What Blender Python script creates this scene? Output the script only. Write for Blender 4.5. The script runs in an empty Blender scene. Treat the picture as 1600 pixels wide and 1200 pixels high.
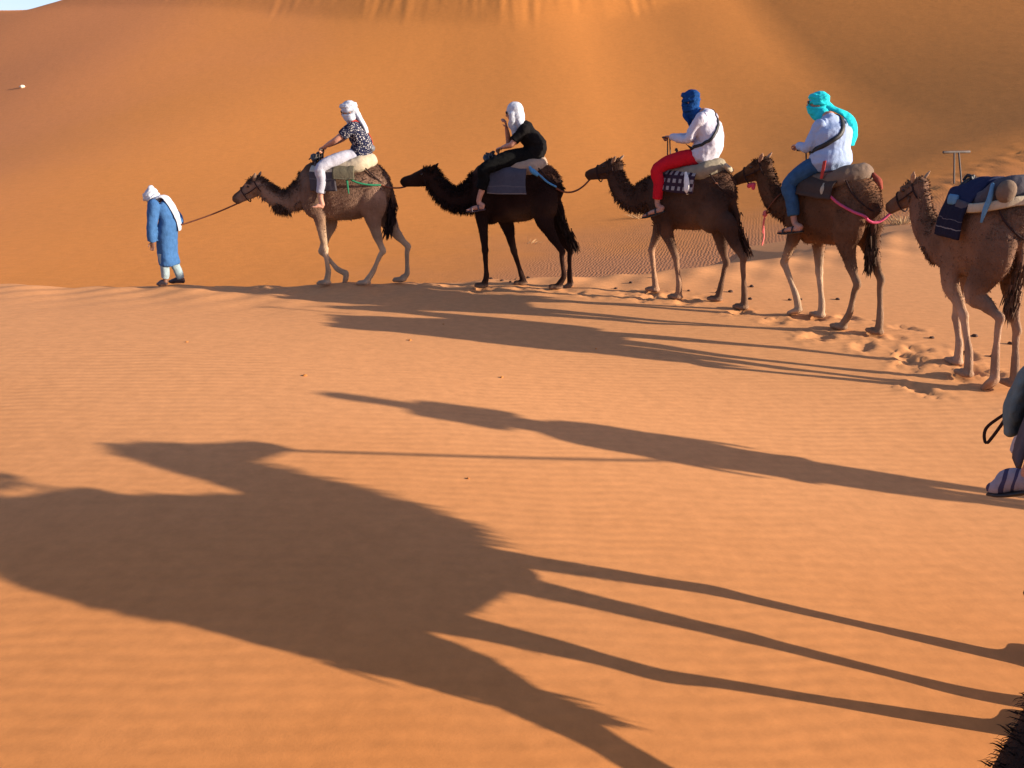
import bpy, bmesh, math, random
import numpy as np
from mathutils import Vector, Matrix, noise

SC = bpy.context.scene
COL = SC.collection
random.seed(7)
RNG = np.random.default_rng(7)

# ------------------------------------------------------------------ camera
cam_d = bpy.data.cameras.new('camera')
cam_d.sensor_width = 36.0
cam_d.lens = 27.0
cam_d.clip_start = 0.05
cam_d.clip_end = 3000.0
cam = bpy.data.objects.new('camera', cam_d)
COL.objects.link(cam)
cam.location = (0.0, 0.0, 2.6)
cam.rotation_euler = (math.radians(70.0), 0.0, 0.0)
SC.camera = cam

# ------------------------------------------------------------------ light
SUN_EL = math.radians(14.5)
SUN_AZ = math.radians(78.0)            # shadows run 78 deg left of the view axis
SUN_DIR = Vector((math.sin(SUN_AZ) * math.cos(SUN_EL), -math.cos(SUN_AZ) * math.cos(SUN_EL), math.sin(SUN_EL)))
world = bpy.data.worlds.new('World')
SC.world = world
world.use_nodes = True
wn = world.node_tree
sky = wn.nodes.new('ShaderNodeTexSky')
sky.sky_type = 'NISHITA'
sky.sun_disc = False
sky.sun_elevation = SUN_EL
sky.sun_rotation = math.atan2(SUN_DIR.x, SUN_DIR.y)
sky.dust_density = 1.0
sky.ozone_density = 3.0
tint = wn.nodes.new('ShaderNodeMix')          # white balance of the sky light
tint.data_type = 'RGBA'; tint.blend_type = 'MULTIPLY'
tint.inputs[0].default_value = 1.0
tint.inputs[7].default_value = (1.10, 0.92, 1.0, 1.0)
wn.links.new(sky.outputs[0], tint.inputs[6])
wn.links.new(tint.outputs[2], wn.nodes['Background'].inputs[0])
wn.nodes['Background'].inputs[1].default_value = 0.105
sun_d = bpy.data.lights.new('sun', 'SUN')
sun_d.energy = 4.6
sun_d.angle = math.radians(0.5)
sun_d.color = (1.0, 0.87, 0.71)
sun = bpy.data.objects.new('sun', sun_d)
COL.objects.link(sun)
sun.rotation_euler = SUN_DIR.to_track_quat('Z', 'Y').to_euler()
sun.location = (20, -5, 20)
SC.view_settings.view_transform = 'Standard'
SC.view_settings.look = 'None'
SC.view_settings.exposure = 1.20
SC.view_settings.gamma = 1.0

# ------------------------------------------------------------------ materials
def new_mat(name):
    m = bpy.data.materials.new(name)
    m.use_nodes = True
    nt = m.node_tree
    b = nt.nodes['Principled BSDF']
    b.inputs['Roughness'].default_value = 0.9
    b.inputs['Specular IOR Level'].default_value = 0.06
    return m, nt, b

def nd(nt, typ, **kw):
    n = nt.nodes.new(typ)
    for k, v in kw.items():
        if hasattr(n, k):
            setattr(n, k, v)
        else:
            n.inputs[k.replace('_', ' ')].default_value = v
    return n

def ramp(nt, src, stops):
    r = nt.nodes.new('ShaderNodeValToRGB')
    el = r.color_ramp.elements
    while len(el) < len(stops):
        el.new(0.5)
    for e, (p, c) in zip(el, stops):
        e.position = p
        e.color = (c[0], c[1], c[2], 1) if len(c) == 3 else c
    nt.links.new(src, r.inputs[0])
    return r.outputs[0]

def mathn(nt, op, a, b=None, c=None):
    n = nt.nodes.new('ShaderNodeMath')
    n.operation = op
    for i, v in enumerate((a, b, c)):
        if v is None:
            continue
        if isinstance(v, (int, float)):
            n.inputs[i].default_value = v
        else:
            nt.links.new(v, n.inputs[i])
    return n.outputs[0]

def mixc(nt, fac, a, b, mode='MIX'):
    n = nt.nodes.new('ShaderNodeMix')
    n.data_type = 'RGBA'
    n.blend_type = mode
    for idx, v in ((0, fac), (6, a), (7, b)):
        if isinstance(v, (int, float)):
            n.inputs[idx].default_value = v
        elif isinstance(v, tuple):
            n.inputs[idx].default_value = (v[0], v[1], v[2], 1)
        else:
            nt.links.new(v, n.inputs[idx])
    return n.outputs[2]

def noise_out(nt, scale, detail=4.0, rough=0.55, vec=None, dist=0.0):
    n = nt.nodes.new('ShaderNodeTexNoise')
    n.inputs['Scale'].default_value = scale
    n.inputs['Detail'].default_value = detail
    n.inputs['Roughness'].default_value = rough
    n.inputs['Distortion'].default_value = dist
    if vec is not None:
        nt.links.new(vec, n.inputs['Vector'])
    return n.outputs['Fac']

def obj_vec(nt, scale=(1, 1, 1), rot=(0, 0, 0)):
    tc = nt.nodes.new('ShaderNodeTexCoord')
    mp = nt.nodes.new('ShaderNodeMapping')
    mp.inputs['Scale'].default_value = scale
    mp.inputs['Rotation'].default_value = rot
    nt.links.new(tc.outputs['Object'], mp.inputs['Vector'])
    return mp.outputs['Vector']

def wave_out(nt, vec, scale, distortion, dscale, axis='Y', detail=2.0):
    w = nt.nodes.new('ShaderNodeTexWave')
    w.bands_direction = axis
    w.wave_profile = 'SIN'
    w.inputs['Scale'].default_value = scale
    w.inputs['Distortion'].default_value = distortion
    w.inputs['Detail'].default_value = detail
    w.inputs['Detail Scale'].default_value = dscale
    nt.links.new(vec, w.inputs['Vector'])
    return w.outputs['Fac']

def bump(nt, bsdf, height, strength, dist, prev=None):
    b = nt.nodes.new('ShaderNodeBump')
    b.inputs['Distance'].default_value = dist
    if isinstance(strength, (int, float)):
        b.inputs['Strength'].default_value = strength
    else:
        nt.links.new(strength, b.inputs['Strength'])
    nt.links.new(height, b.inputs['Height'])
    if prev is not None:
        nt.links.new(prev, b.inputs['Normal'])
    nt.links.new(b.outputs[0], bsdf.inputs['Normal'])
    return b.outputs[0]

def sand_ground_mat():
    m, nt, b = new_mat('sand')
    v = obj_vec(nt)
    patch = noise_out(nt, 0.22, 3, 0.5, v)
    fine = noise_out(nt, 9.0, 6, 0.7, v)
    # sand colour by distance: richer orange near the camera, paler towards the crest
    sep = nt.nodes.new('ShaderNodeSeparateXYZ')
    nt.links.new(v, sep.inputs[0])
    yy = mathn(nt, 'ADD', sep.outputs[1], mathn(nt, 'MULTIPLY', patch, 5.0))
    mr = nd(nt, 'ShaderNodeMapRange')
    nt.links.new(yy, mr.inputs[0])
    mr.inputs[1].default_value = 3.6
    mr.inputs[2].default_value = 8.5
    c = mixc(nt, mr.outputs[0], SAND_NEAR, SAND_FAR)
    c = mixc(nt, 1.0, c, ramp(nt, fine, [(0.3, (0.88, 0.88, 0.88)), (0.7, (1.08, 1.08, 1.08))]), 'MULTIPLY')
    nt.links.new(c, b.inputs['Base Color'])
    r1 = wave_out(nt, obj_vec(nt, rot=(0, 0, math.radians(-5))), 3.5, 6.5, 0.35, 'Y', 3.0)
    strg = ramp(nt, noise_out(nt, 0.35, 2, 0.5, v), [(0.3, (0.35, 0.35, 0.35)), (0.65, (1, 1, 1))])
    n1 = bump(nt, b, r1, mathn(nt, 'MULTIPLY', strg, 0.24), 0.009)
    n2 = bump(nt, b, noise_out(nt, 1.6, 2, 0.5, v), 0.25, 0.02, n1)
    bump(nt, b, noise_out(nt, 90.0, 3, 0.7, v), 0.22, 0.004, n2)
    return m

def sand_dune_mat():
    m, nt, b = new_mat('dune_sand')
    v = obj_vec(nt)
    fine = noise_out(nt, 3.0, 6, 0.7, v)
    big = noise_out(nt, 0.06, 3, 0.5, v)
    s0 = nt.nodes.new('ShaderNodeSeparateXYZ')
    nt.links.new(v, s0.inputs[0])
    m0 = nd(nt, 'ShaderNodeMapRange'); m0.interpolation_type = 'SMOOTHSTEP'
    nt.links.new(mathn(nt, 'ADD', s0.outputs[0], mathn(nt, 'MULTIPLY', big, 30.0)), m0.inputs[0])
    m0.inputs[1].default_value = 4.0; m0.inputs[2].default_value = -32.0
    c = mixc(nt, m0.outputs[0], DUNE_A, DUNE_B)
    c = mixc(nt, 1.0, c, ramp(nt, fine, [(0.3, (0.93, 0.93, 0.93)), (0.7, (1.05, 1.05, 1.05))]), 'MULTIPLY')
    # ripples of coarser, duller grains on the lower right flank
    sep = nt.nodes.new('ShaderNodeSeparateXYZ')
    nt.links.new(v, sep.inputs[0])
    wob = mathn(nt, 'MULTIPLY', noise_out(nt, 0.25, 3, 0.5, v), 9.0)
    px = mathn(nt, 'ADD', mathn(nt, 'MULTIPLY', sep.outputs[0], 1.0), wob)
    m1 = nd(nt, 'ShaderNodeMapRange'); m1.interpolation_type = 'SMOOTHSTEP'
    nt.links.new(px, m1.inputs[0]); m1.inputs[1].default_value = -0.5; m1.inputs[2].default_value = 7.0
    py = mathn(nt, 'ADD', sep.outputs[1], wob)
    m2 = nd(nt, 'ShaderNodeMapRange'); m2.interpolation_type = 'SMOOTHSTEP'
    nt.links.new(py, m2.inputs[0]); m2.inputs[1].default_value = 34.0; m2.inputs[2].default_value = 22.0
    mask = mathn(nt, 'MULTIPLY', m1.outputs[0], m2.outputs[0])
    c = mixc(nt, mathn(nt, 'MULTIPLY', mask, 0.75), c, DUNE_COARSE)
    nt.links.new(c, b.inputs['Base Color'])
    w = wave_out(nt, obj_vec(nt, rot=(0, 0, math.radians(17))), 3.6, 6.0, 1.2, 'X', 3.0)
    n1 = bump(nt, b, w, mathn(nt, 'MULTIPLY', mathn(nt, 'MULTIPLY', mask, ramp(nt, noise_out(nt, 0.5, 3, 0.6, v), [(0.3, (.35, .35, .35)), (0.65, (1, 1, 1))])), 0.45), 0.014)
    n2 = bump(nt, b, noise_out(nt, 0.8, 4, 0.6, v), 0.35, 0.06, n1)
    bump(nt, b, noise_out(nt, 14.0, 4, 0.7, v), 0.3, 0.02, n2)
    return m

def cloth_mat(name, col, var=0.14, scale=18.0, rough=0.9, bumpd=0.004, sheen=0.0):
    m, nt, b = new_mat(name)
    v = obj_vec(nt)
    n = noise_out(nt, scale, 5, 0.6, v)
    c = mixc(nt, 1.0, tuple(col), ramp(nt, n, [(0.25, (1 - var,) * 3), (0.75, (1 + var,) * 3)]), 'MULTIPLY')
    nt.links.new(c, b.inputs['Base Color'])
    b.inputs['Roughness'].default_value = rough
    if sheen:
        b.inputs['Sheen Weight'].default_value = sheen
    n1 = bump(nt, b, noise_out(nt, 14.0, 4, 0.6, v, 0.6), 0.6, bumpd * 4)
    bump(nt, b, noise_out(nt, 160.0, 2, 0.5, v), 0.4, bumpd, n1)
    return m

def stripe_mat(name, base, stripes, axis=2, noise_amt=0.01, var=0.12):
    """stripes: list of (position in metres along the axis, colour) with constant steps."""
    m, nt, b = new_mat(name)
    v = obj_vec(nt)
    sep = nt.nodes.new('ShaderNodeSeparateXYZ')
    nt.links.new(v, sep.inputs[0])
    lo, hi = stripes[0][0], stripes[-1][0]
    mr = nd(nt, 'ShaderNodeMapRange')
    wob = mathn(nt, 'MULTIPLY', mathn(nt, 'SUBTRACT', noise_out(nt, 6.0, 2, 0.5, v), 0.5), noise_amt * 4)
    nt.links.new(mathn(nt, 'ADD', sep.outputs[axis], wob), mr.inputs[0])
    mr.inputs[1].default_value = lo
    mr.inputs[2].default_value = hi
    r = nt.nodes.new('ShaderNodeValToRGB')
    r.color_ramp.interpolation = 'CONSTANT'
    el = r.color_ramp.elements
    while len(el) < len(stripes):
        el.new(0.5)
    for e, (p, c) in zip(el, stripes):
        e.position = (p - lo) / (hi - lo)
        e.color = (c[0], c[1], c[2], 1)
    nt.links.new(mr.outputs[0], r.inputs[0])
    n = noise_out(nt, 30.0, 5, 0.6, v)
    c = mixc(nt, 1.0, r.outputs[0], ramp(nt, n, [(0.25, (1 - var,) * 3), (0.75, (1 + var,) * 3)]), 'MULTIPLY')
    nt.links.new(c, b.inputs['Base Color'])
    bump(nt, b, noise_out(nt, 120.0, 3, 0.6, v), 0.6, 0.006)
    return m

def check_mat(name, a, bcol, scale):
    m, nt, b = new_mat(name)
    v = obj_vec(nt)
    sep = nt.nodes.new('ShaderNodeSeparateXYZ')
    nt.links.new(v, sep.inputs[0])
    def band(o, ph):
        f = mathn(nt, 'FRACT', mathn(nt, 'ADD', mathn(nt, 'MULTIPLY', o, scale), ph))
        return mathn(nt, 'LESS_THAN', f, 0.52)
    k = mathn(nt, 'MULTIPLY', band(sep.outputs[0], 0.1), band(sep.outputs[2], 0.3))
    c = mixc(nt, k, a, bcol)
    nt.links.new(c, b.inputs['Base Color'])
    bump(nt, b, noise_out(nt, 120.0, 3, 0.6, v), 0.6, 0.006)
    return m

def floral_mat(name, base, dots):
    m, nt, b = new_mat(name)
    v = obj_vec(nt)
    vo = nt.nodes.new('ShaderNodeTexVoronoi')
    vo.inputs['Scale'].default_value = 34.0
    nt.links.new(v, vo.inputs['Vector'])
    vo2 = nt.nodes.new('ShaderNodeTexVoronoi')
    vo2.inputs['Scale'].default_value = 52.0
    nt.links.new(v, vo2.inputs['Vector'])
    k1 = ramp(nt, vo.outputs['Distance'], [(0.26, (1, 1, 1)), (0.33, (0, 0, 0))])
    k2 = ramp(nt, vo2.outputs['Distance'], [(0.20, (1, 1, 1)), (0.27, (0, 0, 0))])
    k = mixc(nt, 1.0, k1, k2, 'LIGHTEN')
    c = mixc(nt, k, base, dots)
    nt.links.new(c, b.inputs['Base Color'])
    bump(nt, b, noise_out(nt, 14.0, 4, 0.6, v, 0.6), 0.6, 0.015)
    return m

def plain_mat(name, col, rough=0.5, metal=0.0):
    m, nt, b = new_mat(name)
    v = obj_vec(nt)
    n = noise_out(nt, 25.0, 4, 0.6, v)
    c = mixc(nt, 1.0, tuple(col), ramp(nt, n, [(0.25, (0.85,) * 3), (0.75, (1.12,) * 3)]), 'MULTIPLY')
    nt.links.new(c, b.inputs['Base Color'])
    b.inputs['Roughness'].default_value = rough
    b.inputs['Metallic'].default_value = metal
    b.inputs['Specular IOR Level'].default_value = 0.4
    return m

def coat_mat():
    m, nt, b = new_mat('camel_coat')
    at = nt.nodes.new('ShaderNodeAttribute')
    at.attribute_name = 'coat'
    v = obj_vec(nt)
    n = noise_out(nt, 7.0, 6, 0.65, v)
    c = mixc(nt, 1.0, at.outputs['Color'], ramp(nt, n, [(0.25, (0.80, 0.79, 0.78)), (0.75, (1.18, 1.18, 1.18))]), 'MULTIPLY')
    nt.links.new(c, b.inputs['Base Color'])
    b.inputs['Roughness'].default_value = 0.85
    n1 = bump(nt, b, noise_out(nt, 9.0, 4, 0.6, v), 0.5, 0.03)
    bump(nt, b, noise_out(nt, 70.0, 4, 0.7, obj_vec(nt, (1, 1, 0.35))), 0.7, 0.02, n1)
    return m

def hair_mat():
    m, nt, b = new_mat('camel_hair')
    at = nt.nodes.new('ShaderNodeAttribute')
    at.attribute_name = 'coat'
    nt.links.new(at.outputs['Color'], b.inputs['Base Color'])
    b.inputs['Roughness'].default_value = 0.8
    return m

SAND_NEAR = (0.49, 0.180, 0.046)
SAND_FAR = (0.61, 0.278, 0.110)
DUNE_A = (0.62, 0.228, 0.052)
DUNE_B = (0.61, 0.226, 0.078)
DUNE_COARSE = (0.42, 0.190, 0.098)
M = {
    'sand': sand_ground_mat(), 'dune': sand_dune_mat(), 'coat': coat_mat(), 'hair': hair_mat(),
    'skin': plain_mat('skin', (0.42, 0.20, 0.13), 0.6), 'skin_dark': plain_mat('dark_skin', (0.16, 0.075, 0.045), 0.6),
    'eye': plain_mat('eye', (0.012, 0.008, 0.006), 0.2), 'rope_brown': cloth_mat('brown_rope', (0.16, 0.06, 0.035)),
    'rope_red': cloth_mat('red_rope', (0.50, 0.07, 0.09)), 'rope_green': cloth_mat('green_rope', (0.022, 0.14, 0.07)),
    'rope_blue': cloth_mat('blue_rope', (0.07, 0.22, 0.40)), 'rope_pink': cloth_mat('pink_rope', (0.50, 0.08, 0.15)),
    'rope_dark': cloth_mat('dark_rope', (0.035, 0.02, 0.018)),
    'steel': plain_mat('bare_steel', (0.075, 0.055, 0.045), 0.75, 0.0), 'black': plain_mat('black_rubber', (0.015, 0.014, 0.015), 0.6),
    'rock': plain_mat('pale_rock', (0.72, 0.60, 0.45), 0.9), 'dung': plain_mat('dark_dung', (0.07, 0.032, 0.017), 0.9),
    'straw': plain_mat('dry_straw', (0.50, 0.33, 0.16), 0.9),
}

# ------------------------------------------------------------------ scene graph helpers
def tag(o, label=None, cat=None, group=None, kind=None):
    if label: o['label'] = label
    if cat: o['category'] = cat
    if group: o['group'] = group
    if kind: o['kind'] = kind
    return o

def thing(name, label, cat, loc=(0, 0, 0), yaw=0.0, group=None):
    o = bpy.data.objects.new(name, None)
    o.empty_display_size = 0.2
    COL.objects.link(o)
    o.location = loc
    o.rotation_euler = (0, 0, yaw)
    return tag(o, label, cat, group)

def link_mesh(name, me, mat, parent=None):
    me.name = name
    if mat is not None:
        me.materials.clear()
        me.materials.append(mat)
    o = bpy.data.objects.new(name, me)
    COL.objects.link(o)
    o.parent = parent
    return o

def mesh_from(V, F, smooth=True):
    me = bpy.data.meshes.new('m')
    me.from_pydata([tuple(map(float, v)) for v in V], [], F)
    if smooth:
        me.polygons.foreach_set('use_smooth', [True] * len(me.polygons))
    me.update()
    return me

def grid_mesh(X, Y, Z):
    ny, nx = X.shape
    V = np.stack([X, Y, Z], -1).reshape(-1, 3)
    i = np.arange(nx * ny).reshape(ny, nx)
    F = np.stack([i[:-1, :-1], i[:-1, 1:], i[1:, 1:], i[1:, :-1]], -1).reshape(-1, 4)
    me = bpy.data.meshes.new('g')
    me.vertices.add(len(V)); me.vertices.foreach_set('co', V.ravel())
    me.loops.add(F.size); me.loops.foreach_set('vertex_index', F.ravel().astype(np.int32))
    me.polygons.add(len(F))
    me.polygons.foreach_set('loop_start', np.arange(0, F.size, 4, dtype=np.int32))
    me.polygons.foreach_set('loop_total', np.full(len(F), 4, dtype=np.int32))
    me.polygons.foreach_set('use_smooth', np.ones(len(F), dtype=bool))
    me.update(); me.validate()
    return me

def nrm(v):
    v = np.asarray(v, float)
    n = np.linalg.norm(v)
    return v / n if n > 1e-9 else v

def spline(P, R, sub=4):
    P = np.asarray(P, float); R = np.asarray(R, float)
    if R.ndim == 1:
        R = np.stack([R, R], 1)
    if len(P) == 2:
        t = np.linspace(0, 1, sub + 1)[:, None]
        return P[0] * (1 - t) + P[1] * t, R[0] * (1 - t) + R[1] * t
    Q = np.vstack([2 * P[0] - P[1], P, 2 * P[-1] - P[-2]])
    op, orr = [], []
    for i in range(1, len(Q) - 2):
        p0, p1, p2, p3 = Q[i - 1], Q[i], Q[i + 1], Q[i + 2]
        for k in range(sub):
            t = k / sub
            op.append(0.5 * ((2 * p1) + (-p0 + p2) * t + (2 * p0 - 5 * p1 + 4 * p2 - p3) * t * t + (-p0 + 3 * p1 - 3 * p2 + p3) * t ** 3))
            s = t * t * (3 - 2 * t)
            orr.append(R[i - 1] * (1 - s) + R[i] * s)
    op.append(P[-1]); orr.append(R[-1])
    return np.array(op), np.array(orr)

class Solid:
    """collects overlapping closed shapes that become one mesh"""
    def __init__(s, off=(0, 0, 0)):
        s.V, s.F, s.off = [], [], np.asarray(off, float)
    def add(s, V, F):
        n = len(s.V)
        s.V += [np.asarray(v, float) - s.off for v in V]
        s.F += [tuple(i + n for i in f) for f in F]
    def tube(s, P, R, side=(0, 1, 0), seg=14, sub=4, cap=0.55):
        P, R = spline(P, R, sub)
        n = len(P)
        T = np.gradient(P, axis=0)
        P2, R2, T2 = [], [], []
        t0 = nrm(T[0]); t1 = nrm(T[-1])
        r0 = R[0].min(); r1 = R[-1].min()
        if cap > 0:
            for f, g in ((1.0, 0.35), (0.75, 0.72)):
                P2.append(P[0] - t0 * r0 * cap * f); R2.append(R[0] * g); T2.append(t0)
        for i in range(n):
            P2.append(P[i]); R2.append(R[i]); T2.append(nrm(T[i]))
        if cap > 0:
            for f, g in ((0.75, 0.72), (1.0, 0.35)):
                P2.append(P[-1] + t1 * r1 * cap * f); R2.append(R[-1] * g); T2.append(t1)
        V, F = [], []
        side = np.asarray(side, float)
        prev = None
        for p, r, t in zip(P2, R2, T2):
            a = side - np.dot(side, t) * t
            if np.linalg.norm(a) < 0.2:
                alt = prev if prev is not None else np.array([1.0, 0.2, 0.1])
                a = alt - np.dot(alt, t) * t
            a = nrm(a); prev = a
            b = np.cross(t, a)
            for k in range(seg):
                th = 2 * math.pi * k / seg
                V.append(p + a * r[0] * math.cos(th) + b * r[1] * math.sin(th))
        m = len(P2)
        for i in range(m - 1):
            for k in range(seg):
                k2 = (k + 1) % seg
                F.append((i * seg + k, i * seg + k2, (i + 1) * seg + k2, (i + 1) * seg + k))
        F.append(tuple(range(seg - 1, -1, -1)))
        F.append(tuple((m - 1) * seg + k for k in range(seg)))
        s.add(V, F)
    def ball(s, c, r, rot=None, seg=16, rings=10):
        r = np.asarray(r if hasattr(r, '__len__') else (r, r, r), float)
        c = np.asarray(c, float)
        Rm = np.array(rot) if rot is not None else np.eye(3)
        V = [c + Rm @ (r * np.array([0, 0, 1.0]))]
        for i in range(1, rings):
            ph = math.pi * i / rings
            for k in range(seg):
                th = 2 * math.pi * k / seg
                V.append(c + Rm @ (r * np.array([math.sin(ph) * math.cos(th), math.sin(ph) * math.sin(th), math.cos(ph)])))
        V.append(c + Rm @ (r * np.array([0, 0, -1.0])))
        F = []
        for k in range(seg):
            F.append((0, 1 + k, 1 + (k + 1) % seg))
        for i in range(rings - 2):
            for k in range(seg):
                a = 1 + i * seg; k2 = (k + 1) % seg
                F.append((a + k, a + seg + k, a + seg + k2, a + k2))
        l = len(V) - 1; a = 1 + (rings - 2) * seg
        for k in range(seg):
            F.append((l, a + (k + 1) % seg, a + k))
        s.add(V, F)
    def box(s, c, d, rot=None):
        Rm = np.array(rot) if rot is not None else np.eye(3)
        c = np.asarray(c, float); d = np.asarray(d, float) / 2
        V = [c + Rm @ (d * np.array([x, y, z])) for z in (-1, 1) for y in (-1, 1) for x in (-1, 1)]
        s.add(V, [(0, 2, 3, 1), (4, 5, 7, 6), (0, 1, 5, 4), (2, 6, 7, 3), (0, 4, 6, 2), (1, 3, 7, 5)])
    def mesh(s, smooth=True):
        return mesh_from(s.V, s.F, smooth)
    def obj(s, name, mat, parent=None):
        return link_mesh(name, s.mesh(), mat, parent)
    def remesh(s, voxel, smooth=4, factor=0.5):
        tmp = bpy.data.objects.new('tmp', s.mesh())
        COL.objects.link(tmp)
        r = tmp.modifiers.new('r', 'REMESH')
        r.mode = 'VOXEL'; r.voxel_size = voxel; r.adaptivity = 0.0
        if smooth:
            k = tmp.modifiers.new('s', 'SMOOTH'); k.iterations = smooth; k.factor = factor
        dg = bpy.context.evaluated_depsgraph_get()
        me = bpy.data.meshes.new_from_object(tmp.evaluated_get(dg))
        old = tmp.data
        bpy.data.objects.remove(tmp); bpy.data.meshes.remove(old)
        me.polygons.foreach_set('use_smooth', [True] * len(me.polygons))
        return me
    def skin(s, name, mat, parent, voxel, smooth=4, wrinkle=0.0, wscale=9.0, seed=0.0):
        me = s.remesh(voxel, smooth)
        if wrinkle:
            co, no = verts_np(me)
            d = np.array([noise.noise(Vector((a * wscale + seed, b * wscale + seed * 1.7, c * wscale * 0.55))) + 0.5 * noise.noise(Vector((a * wscale * 2.3 + seed, b * wscale * 2.3, c * wscale * 2.3))) for a, b, c in co])
            co = co + no * d[:, None] * wrinkle
            me.vertices.foreach_set('co', co.ravel())
            me.update()
        return link_mesh(name, me, mat, parent)

def verts_np(me):
    a = np.empty(len(me.vertices) * 3)
    me.vertices.foreach_get('co', a)
    n = np.empty(len(me.vertices) * 3)
    me.vertices.foreach_get('normal', n)
    return a.reshape(-1, 3), n.reshape(-1, 3)

def set_coat(me, C):
    at = me.color_attributes.new('coat', 'FLOAT_COLOR', 'POINT')
    C4 = np.ones((len(C), 4)); C4[:, :3] = C
    at.data.foreach_set('color', C4.ravel())

def sstep(a, b, x):
    t = np.clip((x - a) / (b - a), 0, 1)
    return t * t * (3 - 2 * t)

# ------------------------------------------------------------------ terrain
CX = np.array([-60, -8, -3, -1.7, 1.03, 4.2, 7.4, 12.2, 20, 60.0])
CY = np.array([11.8, 11.7, 11.85, 12.0, 12.35, 13.5, 15.6, 18.6, 22.5, 26.0])
_cx = np.linspace(-70, 70, 1401)
_cy = np.convolve(np.pad(np.interp(_cx, CX, CY), 15, mode='edge'), np.ones(31) / 31, 'valid')
def crest_y(x):
    return np.interp(x, _cx, _cy)

def near_z(x, y):
    x = np.asarray(x, float); y = np.asarray(y, float)
    F = 1 - sstep(6.0, 10.5, y + 0.25 * x)
    return -0.365 * np.tanh((x - 1) / 4.0) * F

def ground_z(x, y):
    x = np.asarray(x, float); y = np.asarray(y, float)
    d = y - crest_y(x)
    sp = 0.5 * (d + np.sqrt(d * d + 0.25 ** 2))
    sl = np.interp(x, [-6, 2, 6, 12, 20], [0.55, 0.45, 0.22, 0.10, 0.08])
    dep = np.interp(x, [-30, -6, 2, 6, 12, 20], [14.0, 5.0, 2.6, 1.2, 0.9, 0.9])
    z = near_z(x, y) - dep * np.tanh(sl * sp / dep)
    # uneven, trodden brow
    z = z + 0.016 * np.exp(-(d / 1.6) ** 2) * (np.sin(2.3 * x + 1.1 * np.sin(1.7 * y)) + .7 * np.sin(5.1 * x + 2.9 * y) + .5 * np.sin(9.7 * x - 4.3 * y + 1.0))
    # small lip of blown sand behind the fourth and fifth camels
    z = z + 0.16 * np.exp(-((x - 9.0 - 0.3 * (y - 16)) / 2.6) ** 2 - ((y - 16.3) / 0.7) ** 2)
    return z

# cross slope of the big dune, integrated along x
_dx = np.linspace(-140, 140, 2801)
_kx = [-90, -45, -28, -18, -8, 4, 8, 12, 18, 35, 90]
def _profile(g):
    g = np.interp(_dx, _kx, g)
    g = np.convolve(np.pad(g, 30, mode='edge'), np.ones(61) / 61, 'valid')
    h = np.concatenate([[0], np.cumsum(.5 * (g[1:] + g[:-1]) * np.diff(_dx))])
    return h - np.interp(0, _dx, h)
_D1 = _profile([.2485, .1318, .0391, .0049, .014, .0725, .1016, .177, .2272, .2441, .2898])
_D2 = _profile([.0115, .0567, .0976, .1193, .1098, .1471, .2538, .2715, .1576, .0087, -.1547])

def dune_z(x, y):
    x = np.asarray(x, float); y = np.asarray(y, float)
    u = np.maximum(y - crest_y(x) - 1.8, -8)
    zf = -.959 + .1657 * np.tanh((x - 4) / 10.0)
    g0, g1, u1 = -.0995, .4476, 57.99
    A = np.where(u < 0, g0 * u, np.where(u < u1, g0 * u + .5 * (g1 - g0) / u1 * u * u, g0 * u1 + .5 * (g1 - g0) * u1 + g1 * (u - u1)))
    z = zf + A + np.interp(x, _dx, _D1) * sstep(-10.11, 9.80, u) + np.interp(x, _dx, _D2) * sstep(4.62, 72.0, u)
    # slip face with rills near the top
    yf = np.interp(x, [-80, -60, -45, -30, -14, -1, 8, 17, 30, 60], [112, 103, 95, 87.5, 78, 72.3, 72, 74.5, 88, 120])
    v = y - yf
    ril = np.sin(x * 3.1 + 1.3 * np.sin(x * 0.7)) * 0.5 + np.sin(x * 6.3 + 2 * np.sin(x * 0.45 + 1)) * 0.35 + np.sin(x * 1.3 + 2.0) * 0.5
    sv = 0.5 * (v + np.sqrt(v * v + 0.6))
    z = z + np.minimum(sv, 22) * 0.19 + ril * 0.036 * np.interp(x, [-40, -14, -6], [0.4, 0.7, 1.0]) * sstep(0.0, 4.0, v + 1.3 * np.sin(x * 1.3) + 1.6 * np.sin(x * 0.53 + 1.0) + .8 * np.sin(x * 3.7))
    # long soft undulations
    z = z + 0.10 * np.sin(x * 0.13 + 0.09 * y) * sstep(4, 20, u) + 0.05 * np.sin(0.21 * x - 0.13 * y + 1.0) * sstep(10, 25, u)
    # crest line: beyond it the dune falls away
    yr = np.interp(x, [-140, -100, -68, -58, -45, 0, 80], [152, 126.5, 107.9, 101.9, 100.5, 106, 110])
    over = 0.5 * ((y - yr) + np.sqrt((y - yr) ** 2 + 0.3))
    z = z - over * 1.2
    return z

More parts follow.
